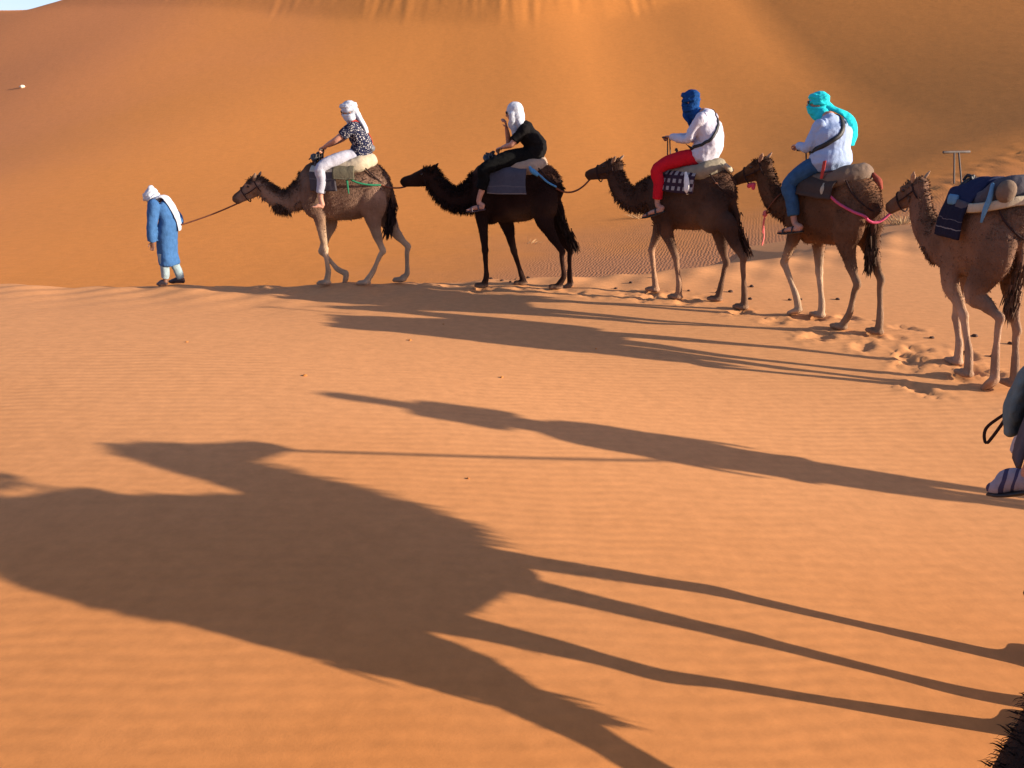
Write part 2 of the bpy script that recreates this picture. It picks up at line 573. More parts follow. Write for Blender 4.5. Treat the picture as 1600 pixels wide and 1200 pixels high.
# joint positions of the animals and people, in each one's own frame (x forward, y left, z up)
T = {
'c1': {'O': [-2.492, 11.683], 'h': [-1.0, 0.0], 'neck': [[0.471, 0.0, 1.38], [0.607, 0.0, 1.342], [0.767, 0.0, 1.268], [0.91, 0.0, 1.259], [1.074, 0.0, 1.333], [1.221, 0.0, 1.463]], 'head': [[1.255, 0.0, 1.499], [1.571, 0.0, 1.315]], 'legs': {'FL': [[0.367, 0.17, 1.121], [0.314, 0.15, 0.57], [0.302, 0.12, 0.205], [0.338, 0.11, 0.034]], 'FR': [[0.269, -0.17, 0.933], [0.445, -0.15, 0.468], [0.208, -0.12, 0.195], [0.074, -0.11, 0.097]], 'HL': [[-0.432, 0.17, 1.075], [-0.539, 0.15, 0.532], [-0.369, 0.12, 0.195], [-0.27, 0.11, 0.044]], 'HR': [[-0.599, -0.17, 0.933], [-0.877, -0.15, 0.547], [-0.861, -0.12, 0.125], [-0.786, -0.11, -0.014]]}, 'tail': [[-0.683, 0.0, 1.472], [-0.714, 0.0, 1.146], [-0.618, 0.0, 0.795]], 'rider': {'head': [-0.153, 0.0, 2.516], 'headtop': [-0.162, 0.0, 2.636], 'neck': [-0.189, 0.0, 2.377], 'hip': [-0.249, 0.0, 1.899], 'waistb': [-0.414, 0.0, 1.998], 'sh': [-0.121, 0.19, 2.295], 'el': [0.016, 0.25, 2.124], 'hand': [0.257, 0.08, 2.002], 'knee': [0.222, 0.36, 1.755], 'ank': [0.264, 0.36, 1.363], 'toe': [0.364, 0.42, 1.217], 'heel': [0.245, 0.38, 1.212], 'back': [-0.384, 0.0, 2.263]}},
'c2': {'O': [0.029, 11.462], 'h': [-0.996, 0.0896], 'neck': [[0.499, 0.0, 1.38], [0.651, 0.0, 1.323], [0.832, 0.0, 1.294], [0.992, 0.0, 1.348], [1.121, -0.0, 1.484], [1.212, 0.0, 1.601]], 'head': [[1.191, 0.0, 1.637], [1.632, -0.0, 1.543]], 'legs': {'FL': [[0.453, 0.17, 1.099], [0.415, 0.15, 0.574], [0.404, 0.12, 0.175], [0.436, 0.11, 0.036]], 'FR': [[0.122, -0.17, 0.916], [0.014, -0.15, 0.518], [-0.107, -0.12, 0.154], [-0.138, -0.11, -0.012]], 'HL': [[-0.451, 0.17, 1.045], [-0.71, 0.15, 0.573], [-0.755, 0.12, 0.197], [-0.683, 0.11, 0.019]], 'HR': [[-0.607, -0.17, 0.925], [-0.827, -0.15, 0.522], [-0.837, -0.12, 0.168], [-0.851, -0.11, 0.012]]}, 'tail': [[-0.584, -0.0, 1.462], [-0.744, -0.0, 0.952], [-0.893, -0.0, 0.635]], 'rider': {'head': [0.002, -0.0, 2.492], 'neck': [-0.08, -0.0, 2.347], 'hip': [-0.228, -0.0, 1.914], 'sh': [-0.059, 0.19, 2.275], 'el': [0.016, 0.25, 2.073], 'hand': [0.205, 0.08, 2.012], 'relb': [0.086, -0.22, 2.051], 'rhand': [0.125, -0.05, 2.354], 'knee': [0.366, 0.36, 1.751], 'ank': [0.472, 0.36, 1.312], 'toe': [0.631, 0.42, 1.192], 'heel': [0.406, 0.38, 1.225], 'back': [-0.317, 0.0, 2.184]}},
'c3': {'O': [2.45, 10.72], 'h': [-0.8, 0.6], 'neck': [[0.568, -0.007, 1.4], [0.682, 0.003, 1.376], [0.824, 0.015, 1.314], [0.995, 0.03, 1.375], [1.122, 0.041, 1.521], [1.191, 0.047, 1.696]], 'head': [[1.174, 0.045, 1.759], [1.607, 0.082, 1.642]], 'legs': {'FR': [[0.519, -0.17, 0.966], [0.627, -0.15, 0.607], [0.529, -0.12, 0.17], [0.501, -0.11, -0.006]], 'FL': [[0.271, 0.17, 0.975], [0.097, 0.15, 0.6], [0.033, 0.12, 0.231], [0.032, 0.11, 0.036]], 'HR': [[-0.375, -0.17, 1.019], [-0.513, -0.15, 0.543], [-0.484, -0.12, 0.212], [-0.469, -0.11, 0.02]], 'HL': [[-0.595, 0.17, 1.12], [-0.85, 0.15, 0.698], [-0.912, 0.12, 0.253], [-0.929, 0.11, 0.052]]}, 'tail': [[-0.518, 0.0, 1.554], [-0.65, -0.0, 1.122], [-0.859, -0.0, 0.804]], 'rider': {'head': [0.129, -0.0, 2.649], 'neck': [-0.002, -0.0, 2.491], 'hip': [-0.095, 0.0, 1.96], 'sh': [-0.066, 0.19, 2.43], 'el': [0.019, 0.25, 2.169], 'hand': [0.379, 0.08, 2.196], 'knee': [0.343, 0.36, 1.798], 'ank': [0.329, 0.36, 1.337], 'toe': [0.508, 0.42, 1.158], 'heel': [0.237, 0.38, 1.261], 'back': [-0.248, 0.0, 2.335]}},
'c4': {'O': [3.92, 9.55], 'h': [-0.4592, 0.8884], 'neck': [[0.628, -0.008, 1.366], [0.724, 0.029, 1.374], [0.841, 0.074, 1.405], [0.945, 0.115, 1.537], [1.009, 0.14, 1.679], [1.064, 0.162, 1.806]], 'head': [[1.052, 0.157, 1.847], [1.313, 0.259, 1.71]], 'legs': {'FL': [[0.387, 0.17, 1.059], [0.526, 0.15, 0.666], [0.282, 0.12, 0.263], [0.228, 0.11, 0.078]], 'FR': [[0.303, -0.17, 0.99], [0.202, -0.15, 0.57], [0.066, -0.12, 0.181], [0.048, -0.11, 0.008]], 'HL': [[-0.398, 0.17, 1.094], [-0.616, 0.15, 0.604], [-0.558, 0.12, 0.229], [-0.479, 0.11, 0.047]], 'HR': [[-0.447, -0.17, 1.075], [-0.697, -0.15, 0.643], [-0.802, -0.12, 0.217], [-0.822, -0.11, 0.009]]}, 'tail': [[-0.432, 0.0, 1.511], [-0.54, 0.0, 1.124], [-0.638, 0.0, 0.838]], 'rider': {'head': [0.449, 0.0, 2.616], 'neck': [0.33, 0.0, 2.493], 'hip': [0.148, 0.0, 1.952], 'sh': [0.361, 0.19, 2.369], 'el': [0.283, 0.25, 2.115], 'hand': [0.626, 0.08, 2.119], 'knee': [0.391, 0.36, 1.683], 'ank': [0.246, 0.36, 1.242], 'toe': [0.417, 0.42, 1.097], 'heel': [0.113, 0.38, 1.167], 'back': [-0.022, -0.0, 2.268]}},
'c5': {'O': [4.77, 7.8], 'h': [-0.2602, 0.9656], 'neck': [[0.545, -0.022, 1.326], [0.645, -0.001, 1.347], [0.783, 0.028, 1.433], [0.892, 0.05, 1.593], [0.945, 0.061, 1.747], [0.992, 0.071, 1.866]], 'head': [[0.981, 0.069, 1.887], [1.203, 0.115, 1.724]], 'legs': {'FL': [[0.161, 0.17, 0.961], [-0.091, 0.15, 0.646], [-0.229, 0.12, 0.272], [-0.265, 0.11, 0.026]], 'FR': [[0.349, -0.17, 0.94], [0.29, -0.15, 0.511], [0.145, -0.12, 0.236], [0.112, -0.11, 0.044]], 'HL': [[-0.191, 0.17, 0.935], [-0.536, 0.15, 0.736], [-0.57, 0.12, 0.321], [-0.609, 0.11, 0.073]], 'HR': [[-0.307, -0.17, 1.069], [-0.508, -0.15, 0.572], [-0.609, -0.12, 0.267], [-0.662, -0.11, 0.017]]}, 'tail': [[-0.291, 0.0, 1.683], [-0.399, -0.0, 1.436], [-0.519, 0.0, 1.088]]},
'guide': {'O': [-5.264, 11.549], 'j': {'head': [0.034, 0.0, 1.311], 'neck': [-0.044, 0.0, 1.209], 'hunch': [-0.145, 0.0, 1.191], 'hip': [-0.144, 0.0, 0.816], 'sh': [-0.046, 0.18, 1.204], 'el': [-0.002, 0.24, 0.936], 'hand': [0.038, 0.24, 0.629], 'ank': [-0.019, 0.1, 0.101], 'toe': [0.126, 0.1, 0.042], 'heel': [-0.029, 0.1, 0.042], 'bank': [-0.203, -0.1, 0.058], 'btoe': [0.006, -0.1, -0.023], 'bheel': [-0.244, -0.1, -0.002], 'knee': [-0.045, 0.1, 0.393], 'bknee': [-0.12, -0.1, 0.355], 'hemf': [0.062, 0.0, 0.413], 'hemb': [-0.23, 0.0, 0.296], 'rope': [-0.28, 0.0, 0.891]}}}

# ------------------------------------------------------------------ sand
def build_ground():
    xs = np.unique(np.round(np.concatenate([np.linspace(-1500, -60, 9), np.arange(-60, -9, 1.5), np.arange(-9, 8.5, 0.045), np.arange(8.5, 16, 0.12), np.arange(16, 60, 1.5), np.linspace(60, 1500, 9)]), 4))
    ys = np.unique(np.round(np.concatenate([np.linspace(-1500, -40, 9), np.arange(-40, 1, 1.5), np.arange(1, 5, 0.12), np.arange(5, 14.6, 0.045), np.arange(14.6, 22, 0.12), np.arange(22, 60, 1.5), np.linspace(60, 1500, 9)]), 4))
    X, Y = np.meshgrid(xs, ys)
    Z = ground_z(X, Y)
    # trampled trail: soft prints with little rims
    rng = np.random.default_rng(3)
    trail = np.array([(8.2, 3.4), (6.6, 4.6), (5.4, 6.2), (4.9, 7.4), (4.2, 9.0), (3.0, 10.3), (1.6, 11.0), (0.0, 11.45), (-2.4, 11.65), (-5.2, 11.58)])
    seg = np.cumsum(np.concatenate([[0], np.hypot(*np.diff(trail, axis=0).T)]))
    for i in range(115):
        t = rng.uniform(0, 1) ** 1.35 * seg[-1]
        cx = np.interp(t, seg, trail[:, 0]); cy = np.interp(t, seg, trail[:, 1])
        w = 0.36 if t < seg[5] else 0.22
        cx += rng.normal(0, w); cy += rng.normal(0, w * 0.8)
        r = rng.uniform(0.075, 0.125); dep = rng.uniform(0.010, 0.034) * (1.0 if t < seg[6] else 0.5)
        ix = np.where(abs(xs - cx) < 0.5)[0]; iy = np.where(abs(ys - cy) < 0.5)[0]
        if len(ix) == 0 or len(iy) == 0:
            continue
        sl = np.ix_(iy, ix)
        an = rng.uniform(0, 3.14)
        dx = X[sl] - cx; dy = Y[sl] - cy
        u = dx * math.cos(an) + dy * math.sin(an); v = -dx * math.sin(an) + dy * math.cos(an)
        q = np.sqrt((u / rng.uniform(1.1, 2.1)) ** 2 + v ** 2) / r * (1 + .18 * np.sin(5 * u / r + i) + .15 * np.sin(4 * v / r + 2 * i))
        Z[sl] += -dep * np.exp(-q ** 4) + dep * 0.45 * np.exp(-((q - 1.35) / 0.35) ** 2)
    me = grid_mesh(X, Y, Z)
    o = link_mesh('sand_ground', me, M['sand'])
    tag(o, kind='structure')
    xs = np.concatenate([np.linspace(-420, -92, 40), np.arange(-90, -45, 0.7), np.arange(-45, 30, 0.2), np.arange(30, 90, 1.0), np.linspace(90, 300, 30)])
    ys = np.concatenate([np.arange(11.0, 31, 0.25), np.arange(31, 68, 0.6), np.arange(68, 116, 0.5), np.arange(116, 140, 1.5), np.linspace(140, 300, 20)])
    X, Y = np.meshgrid(xs, ys)
    Z = dune_z(X, Y)
    rng = np.random.default_rng(5)
    for i in range(70):      # old tracks crossing the slope on the right
        t = rng.uniform(0, 1)
        cx, cy = 13.0 + 6.5 * t + rng.normal(0, .35), 24.5 + 5.0 * t + rng.normal(0, .5)
        r = rng.uniform(.16, .3)
        q = np.hypot(X - cx, (Y - cy)) / r
        Z += -.018 * np.exp(-q ** 2) + .012 * np.exp(-((q - 1.6) / .6) ** 2)
    Z = np.maximum(Z, -9.0)
    o = link_mesh('sand_dune', grid_mesh(X, Y, Z), M['dune'])
    tag(o, kind='structure')
build_ground()

# ------------------------------------------------------------------ camels
TRUNK = [(0.66, 1.34, .13, .19), (0.56, 1.36, .21, .31), (0.40, 1.39, .265, .42), (0.15, 1.41, .33, .45), (-0.10, 1.43, .35, .455),
         (-0.30, 1.465, .325, .41), (-0.47, 1.45, .265, .33), (-0.60, 1.42, .19, .22), (-0.67, 1.40, .10, .11)]
def trunk_half(x):
    a = np.array(TRUNK)[::-1]
    return np.interp(x, a[:, 0], a[:, 1]) * .88, np.interp(x, a[:, 0], a[:, 2]), np.interp(x, a[:, 0], a[:, 3])

def pitch_rot(p, yaw=0.0):
    return np.array(Matrix.Rotation(yaw, 3, 'Z') @ Matrix.Rotation(p, 3, 'Y'))

def camel(T, O, h, pal, label, pitch=None, hd=None, tail=None, seed=0, neck_r=None, shag=1.0, group='camels of the caravan', k=1.0):
    pitch = pitch or {}
    yaw = math.atan2(h[1], h[0])
    gz = float(near_z(O[0], O[1]))
    root = thing('camel', label, 'camel', (O[0], O[1], gz), yaw, group)
    S = Solid()
    S.tube([(x * k, 0, z) for x, z, a, b in TRUNK], [(a * .88, b) for x, z, a, b in TRUNK], seg=24, sub=3)
    ht = pal.get('hump_top', 1.87)
    S.ball((-0.04 * k, 0, ht - .22), (.38 * k, .18, .22))
    S.ball((-0.34 * k, 0, 1.60), (.24 * k, .17, .18))
    S.ball((0.34 * k, 0, 1.02), (.13, .10, .09))
    for sg in (-1, 1):
        S.ball((0.41 * k, .17 * sg, 1.36), (.19, .12, .34), pitch_rot(-0.15))
        S.ball((-0.42 * k, .16 * sg, 1.30), (.23, .13, .33), pitch_rot(0.15))
    # neck
    N = [np.array(p, float) for p in T['neck']]
    hp, hn = np.array(T['head'][0], float), np.array(T['head'][1], float)
    ax = nrm(hn - hp)
    L = max(np.linalg.norm(hn - hp), 0.43)
    hyaw = math.atan2(ax[1], ax[0])
    side = np.array([-math.sin(hyaw), math.cos(hyaw), 0])
    pts = [np.array([0.36 * k, 0, 1.43])] + N
    rr = neck_r or [.34, .27, .225, .175, .155, .14, .125]
    S.tube(pts, [(r * .74, r) for r in rr], side=side, seg=20, sub=4)
    up = nrm(np.cross(ax, side)); up = up if up[2] > 0 else -up
    def hpnt(t, s=0, u=0):
        return hp + ax * L * t + side * s + up * u
    S.tube([hpnt(-.14, 0, -.02), hpnt(0, 0, 0), hpnt(.25, 0, .005), hpnt(.48, 0, .0), hpnt(.72, 0, -.005), hpnt(.93, 0, -.008), hpnt(1.06, 0, -.015)],
           [(.075, .085), (.098, .118), (.098, .115), (.075, .095), (.057, .074), (.06, .070), (.042, .045)], side=side, seg=18, sub=3)
    S.tube([hpnt(.05, 0, -.09), hpnt(.4, 0, -.085), hpnt(.9, 0, -.062)], [(.06, .06), (.05, .05), (.04, .033)], side=side)
    S.ball(hpnt(.98, 0, -.06), (.042, .042, .034))
    for sg in (-1, 1):
        S.ball(hpnt(.30, sg * .082, .062), (.055, .03, .034), pitch_rot(0, hyaw))
        S.ball(hpnt(1.0, sg * .03, .025), (.03, .022, .02), pitch_rot(0, hyaw))
    # legs
    for key, J in T['legs'].items():
        sg = 1 if key[1] == 'L' else -1
        J = [np.array(p, float) for p in J]
        top, kn, ft, foot = J
        if key not in pitch:
            foot = foot.copy(); foot[2] = 0.03
        if key[0] == 'F':
            P = [(.42 * k, sg * .15, 1.36), (.55 * .42 * k + .45 * top[0], sg * .17, 1.2), top, top * .45 + kn * .55, kn + (top - kn) * .13, kn, kn * .8 + ft * .2, kn * .35 + ft * .65, ft, foot + (0, 0, .035)]
            R = [(.11, .17), (.105, .15), (.082, .118), (.058, .074), (.052, .058), (.056, .062), (.044, .047), (.036, .040), (.046, .05), (.05, .055)]
        else:
            kd = kn + np.array([-.015, 0, 0])
            P = [(-.42 * k, sg * .13, 1.38), (-.45 * k, sg * .15, 1.22), top, top * .5 + kn * .5 + np.array([.015, 0, 0]), kn + (top - kn) * .16, kd, kn * .8 + ft * .2, kn * .4 + ft * .6, ft, foot + (0, 0, .035)]
            R = [(.13, .25), (.125, .22), (.095, .155), (.058, .088), (.043, .056), (.045, .058), (.038, .044), (.035, .038), (.045, .048), (.05, .055)]
        R = [(a * .92, b * .90) for a, b in R]
        S.tube(P, R, seg=14, sub=4)
        p = pitch.get(key, 0.0)
        rot = pitch_rot(p)
        S.ball(foot + rot @ np.array([.035, 0, .008]), (.105, .082, .042), rot)
        for q in (-1, 1):
            S.ball(foot + rot @ np.array([.105, q * .038, .006]), (.055, .036, .034), rot)
    # tail dock
    tl = tail or T.get('tail')
    tl = [np.array(p, float) for p in tl]
    if tail is not None:
        tl = [p * np.array([k, 1, 1]) for p in tl]
    S.tube([(-.55 * k, 0, 1.50), tl[0] + (0.03, 0, 0.0), tl[0] * .5 + tl[1] * .5 - (.02, 0, 0), tl[1]], [(.08, .08), (.05, .05), (.036, .04), (.03, .03)])
    me = S.remesh(0.0145, 5, 0.5)
    V, Nn = verts_np(me)
    # coat colour of the animal: dark mane, hump and tail, pale shanks
    x, y, z = V.T
    C = np.repeat(np.array(pal['body'])[None], len(V), 0)
    def blend(C, w, col):
        w = np.clip(w, 0, 1)[:, None]
        return C * (1 - w) + np.array(col) * w
    lg = 1 - sstep(pal.get('leg0', .55), pal.get('leg1', 1.05), z)
    lg = lg * np.where((x > -.2) | (pal.get('hind', 1) == 1), 1.0, pal.get('hind', 1))
    C = blend(C, lg, pal['leg'])
    inh = (x > .62) & (z > 1.0)
    nzdark = np.array([noise.noise(Vector((a * 5 + seed, b * 5, c * 5))) for a, b, c in V])
    C = blend(C, inh * pal.get('neckmix', .0), pal.get('neck', pal['body']))
    C = blend(C, inh * sstep(.15, .6, Nn[:, 2]) * .9, pal['mane'])
    C = blend(C, (~inh) * sstep(1.62, 1.78, z + .12 * nzdark + .25 * np.clip(-x - .25, 0, .4)) * .95, pal['hump'])
    C = blend(C, sstep(-.62 * k, -.72 * k, x) * sstep(.9, 1.1, z) * (abs(y) < .07) * .9, pal['mane'])
    C = blend(C, (1 - sstep(1.0, 1.12, z)) * sstep(.82, .95, z) * (x < .3) * (x > -.3) * .5, pal.get('belly', pal['body']))
    nzbig = np.array([noise.noise(Vector((a * 1.9 + seed * 3, b * 1.9, c * 1.9))) for a, b, c in V])
    C = C * (1 + .28 * nzdark[:, None]) * (1 + .35 * nzbig[:, None])
    dusty = sstep(.05, .45, nzbig) * sstep(1.5, .9, z) * .22
    C = blend(C, dusty, (.30, .17, .09))
    muz = sstep(.78, 1.0, ((V - hp) @ ax) / L) * inh
    C = blend(C, muz * .7, np.array(pal['mane']) * .8)
    foot = 1 - sstep(.03, .075, z)
    C = blend(C, foot * .6, (.30, .17, .10))
    set_coat(me, C)
    body = link_mesh('body', me, M['coat'], root)
    # eyes and ears
    for sg in (-1, 1):
        e = Solid(); e.ball(hpnt(.30, sg * .098, .04), (.021, .016, .018), pitch_rot(0, hyaw), 10, 8)
        e.obj('eye', M['eye'], root)
        e = Solid()
        eb = hpnt(-.02, sg * .088, .075)
        ed = nrm(up * .55 - ax * .75 + side * sg * .5)
        e.tube([eb - ed * .02, eb + ed * .03, eb + ed * .075, eb + ed * .115], [(.018, .02), (.028, .014), (.025, .012), (.009, .007)], side=ax, seg=10, sub=3)
        em = e.mesh(); set_coat(em, np.repeat(np.array(pal.get('ear', pal['body']))[None], len(em.vertices), 0))
        link_mesh('ear', em, M['coat'], root)
    # hair: short nap everywhere, shag on nape, throat, hump and tail
    rng = np.random.default_rng(seed + 11)
    sv, sf, sc = [], [], []
    fine = pal.get('fine', 1.0); dens = pal.get('dens', 1.0)
    def strands(idx, length, dirv, width, cm, jit=.35):
        width = width * fine
        for i in idx:
            p = V[i] + rng.normal(0, .006, 3); n = Nn[i]
            d = nrm(dirv(p, n) + rng.normal(0, jit, 3))
            l = length(p) * rng.uniform(.55, 1.25)
            a = nrm(np.cross(d, rng.normal(0, 1, 3))) * width * rng.uniform(.7, 1.4)
            b = len(sv)
            bend = np.array([0, 0, -.25 * l])
            sv.extend([p - a - n * .006, p + a - n * .006, p + d * l * .6 + a * .6, p + d * l * .6 - a * .6, p + d * l + bend])
            sf.extend([(b, b + 1, b + 2, b + 3), (b + 3, b + 2, b + 4)])
            c = cm(i) * rng.uniform(.86, 1.14)
            sc.extend([c * .85, c * .85, c, c, c * 1.1])
    own = lambda i: C[i]
    dark = lambda i: C[i] * .55 + np.array(pal['mane']) * .45
    tN = ((V - hp) @ ax) / L
    neckm = (x > .60) & (z > .95) & (tN < .28)
    top = np.where(neckm & (Nn[:, 2] > .15))[0]
    thr = np.where(neckm & (Nn[:, 2] < -.25))[0]
    hum = np.where((z > 1.62) & (x < .5) & (abs(y) < .3))[0]
    rmp = np.where((z > 1.42) & (x < -.28) & (z <= 1.72))[0]
    allb = np.where((z > .75))[0]
    allb = allb[tN[allb] < .5]
    ch = lambda A, n: rng.choice(A, int(n * dens), replace=True) if len(A) else []
    strands(ch(top, int(1700 * shag)), lambda p: .055 * shag, lambda p, n: n * .9 + np.array([-.45, 0, .0]), .0055, dark)
    strands(ch(thr, int(1300 * pal.get('throat', 1))), lambda p: .06 * shag, lambda p, n: n * .7 + np.array([-.2, 0, -.6]), .007, dark)
    strands(ch(hum, 1100), lambda p: .032 * shag, lambda p, n: n * .6 + np.array([-.6, 0, -.1]), .005, lambda i: C[i] * .6 + np.array(pal['hump']) * .4)
    strands(ch(rmp, 800), lambda p: .032 * shag, lambda p, n: n * .6 + np.array([-.6, 0, -.3]), .005, lambda i: C[i] * .75 + np.array(pal['hump']) * .25)
    strands(ch(allb, 5200), lambda p: .020, lambda p, n: n * .30 + np.array([-.6, 0, -.7]), .0035, own, .22)
    if 'tuft' in pal:      # beard tuft under the jaw
        tc = np.array(pal['tuft'])
        dd = np.linalg.norm(V - tc, axis=1)
        strands(ch(np.where(dd < .13)[0], 420), lambda p: .085, lambda p, n: n * .5 + np.array([0, 0, -.8]), .008, lambda i: np.array(pal['mane']))
    hm = mesh_from(sv, sf, False); set_coat(hm, np.array(sc))
    link_mesh('hair', hm, M['hair'], root)
    # tail tuft
    tv, tf, tcx = [], [], []
    P, _ = spline(tl, [.02] * len(tl), 6)
    for k in range(620):
        t = rng.uniform(.12, 1) ** .8
        i = t * (len(P) - 1); i0 = min(int(i), len(P) - 2)
        p = P[i0] + (P[i0 + 1] - P[i0]) * (i - i0)
        dirp = nrm(P[i0 + 1] - P[i0])
        wid = .055 * min(1, .35 + t) * (1.15 - .35 * t)
        p = p + rng.normal(0, 1, 3) * np.array([wid * .6, wid * .45, .01])
        d = nrm(dirp + rng.normal(0, .16, 3) + np.array([0, 0, -.25]))
        l = rng.uniform(.07, .17)
        a = nrm(np.cross(d, rng.normal(0, 1, 3))) * .009
        b = len(tv)
        tv.extend([p - a, p + a, p + d * l * .6 + a * .7, p + d * l * .6 - a * .7, p + d * l])
        tf.extend([(b, b + 1, b + 2, b + 3), (b + 3, b + 2, b + 4)])
        c = np.array(pal.get('tailc', pal['mane'])) * rng.uniform(.6, 1.4)
        tcx.extend([c] * 5)
    tm = mesh_from(tv, tf, False); set_coat(tm, np.array(tcx))
    link_mesh('tail_tuft', tm, M['hair'], root)
    return root

def to_world(root, p):
    v = Matrix.Rotation(root.rotation_euler[2], 4, 'Z') @ Vector((p[0] * root.scale[0], p[1] * root.scale[1], p[2] * root.scale[2]))
    return np.array(v + Vector(root.location))

# ------------------------------------------------------------------ saddles
def drape(x0, x1, zl, zr, off, mat, name, parent, offs, nx=14, na=26, top=1.94, thick=.018, wob=.012, seed=0, flare=.06, xt=None):
    """blanket laid over the back from left hem zl to right hem zr"""
    def section(x):
        zc, w, hh = trunk_half(x)
        w = w + off
        w = max(w, .285)
        return [(w + .02, zl), (w + .015, zl + (1.60 - zl) * .5), (w, 1.60), (w - .035, 1.71), (.20, top - .065), (.09, top - .012), (0, top),
                (-.09, top - .012), (-.20, top - .065), (-w + .035, 1.71), (-w, 1.60), (-w - .015, zr + (1.60 - zr) * .5), (-w - .02, zr)]
    V, F = [], []
    for i in range(nx + 1):
        f = i / nx
        x = x0 + (x1 - x0) * f
        S2 = np.array(section(x))
        dz = .10 * float(sstep(.12, .42, x)); S2[3:10, 1] -= dz * np.array([.2, .7, 1, 1, 1, .7, .2])
        P, _ = spline(np.column_stack([np.zeros(len(S2)), S2]), [.01] * len(S2), 4)
        ln = np.concatenate([[0], np.cumsum(np.linalg.norm(np.diff(P, axis=0), axis=1))])
        for k in range(na * 2 + 1):
            s = ln[-1] * k / (na * 2)
            yy = np.interp(s, ln, P[:, 1]); zz = np.interp(s, ln, P[:, 2])
            w = wob * (noise.noise(Vector((x * 6 + seed, yy * 4, zz * 3))) + .5 * noise.noise(Vector((x * 14, yy * 9 + seed, zz * 5))))
            hang = max(0, (1.62 - zz)) * .5
            xo = x + w * 1.5 + (0.0 if xt is None else xt * hang)
            V.append(np.array([xo, yy + np.sign(yy) * (w + hang * flare), zz + w]) - offs)
    m = na * 2 + 1
    for i in range(nx):
        for k in range(m - 1):
            F.append((i * m + k, (i + 1) * m + k, (i + 1) * m + k + 1, i * m + k + 1))
    me = mesh_from(V, F)
    o = link_mesh(name, me, mat, parent)
    sd = o.modifiers.new('thickness', 'SOLIDIFY'); sd.thickness = thick; sd.offset = 1.0
    return o

def saddle(root, label, hand, blanket_mats, cushion_mat, bar_z=None, bar_x=None, rear=(-.40, 1.84), style=0, seed=0, extra=None, zl=1.45, bl=((.36, -.38),), flare=.06, seat=1.865, k=1.0):
    off = np.array([0.0, 0.0, 1.75])
    s = thing('camel_saddle', label, 'saddle', tuple(to_world(root, off)), root.rotation_euler[2], 'saddles on the camels')
    # padded horseshoe around the hump
    c = Solid(off)
    ry = .215
    c.tube([(.30, ry - .05, 1.72), (.10, ry - .02, 1.74), (-.14, ry, 1.76), (rear[0] + .10, ry - .05, rear[1] - .05), (rear[0], 0, rear[1] - .02), (rear[0] + .10, -ry + .05, rear[1] - .05), (-.14, -ry, 1.76), (.10, -ry + .02, 1.74), (.30, -ry + .05, 1.72)],
           [.075, .085, .10, .12, .125, .12, .10, .085, .075], side=(0, 0, 1), seg=16, sub=5)
    cu = c.skin('cushion', cushion_mat, s, .016, 3, .010, 8, seed)
    for i, bm in enumerate(blanket_mats):
        x0, x1 = bl[i] if i < len(bl) else bl[-1]
        drape(x0, x1, zl[i] if isinstance(zl, (list, tuple)) else zl, 1.46, .035 + .022 * i, bm, 'blanket', s, off, top=seat + .02 * i, seed=seed + i * 3, xt=-.15, flare=flare)
    # seat pad on top
    p = Solid(off)
    p.ball((-.14, 0, seat - .05), (.25, .18, .06))
    p.skin('seat_pad', blanket_mats[-1], s, .016, 3, .008, 9, seed)
    # steel frame and T handle
    bx = (bar_x if bar_x is not None else hand[0] + .005) / k
    s.scale = (k, 1, 1)
    bz = bar_z if bar_z is not None else hand[2] - .012
    f = Solid(off)
    f.tube([(.36, .22, 1.66), (.35, .14, 1.86), (.35, .0, 1.93), (.35, -.14, 1.86), (.36, -.22, 1.66)], [.013] * 5, seg=8)
    f.tube([(.28, .22, 1.70), (.30, .10, 1.88), (.33, .0, 1.93)], [.011] * 3, seg=8)
    f.tube([(.28, -.22, 1.70), (.30, -.10, 1.88), (.33, .0, 1.93)], [.011] * 3, seg=8)
    for q in (-1, 1):
        f.tube([(.34 + .7 * (bx - .34), q * .05, 1.86), (bx, q * .03, bz)], [.010, .010], seg=8)
    f.obj('frame', M['steel'], s)
    hb = Solid(off)
    hb.tube([(bx, .18, bz), (bx, -.18, bz)], [.013, .013], seg=10, side=(0, 0, 1))
    hb.obj('handle', M['steel'], s)
    w = Solid(off)
    rg = np.random.default_rng(seed + 70)
    for k in range(9):      # dark lashing knotted round the frame
        c0 = np.array([.34, 0, 1.88]) + rg.normal(0, 1, 3) * np.array([.03, .06, .03])
        P_ = [c0]
        for m_ in range(4):
            P_.append(P_[-1] + rg.normal(0, 1, 3) * np.array([.03, .035, .03]))
        w.tube(P_, [rg.uniform(.008, .018)] * 5, seg=6, sub=3)
    w.tube([(.36, .16, 1.84), (.40, .05, 1.88), (.40, -.05, 1.88), (.36, -.16, 1.84)], [.035, .045, .045, .035], seg=8)
    w.obj('lashing', M['black'], s)
    g = Solid(off)          # girth rope under the tail and belly
    g.tube([(-.34, .22, 1.78), (-.50, .22, 1.62), (-.66, .10, 1.47), (-.70, 0, 1.44), (-.66, -.10, 1.47), (-.50, -.22, 1.62), (-.34, -.22, 1.78)], [.010] * 7, seg=6, side=(0, 0, 1))
    g.obj('crupper_rope', M['rope_dark'], s)
    if extra:
        extra(s, off)
    return s

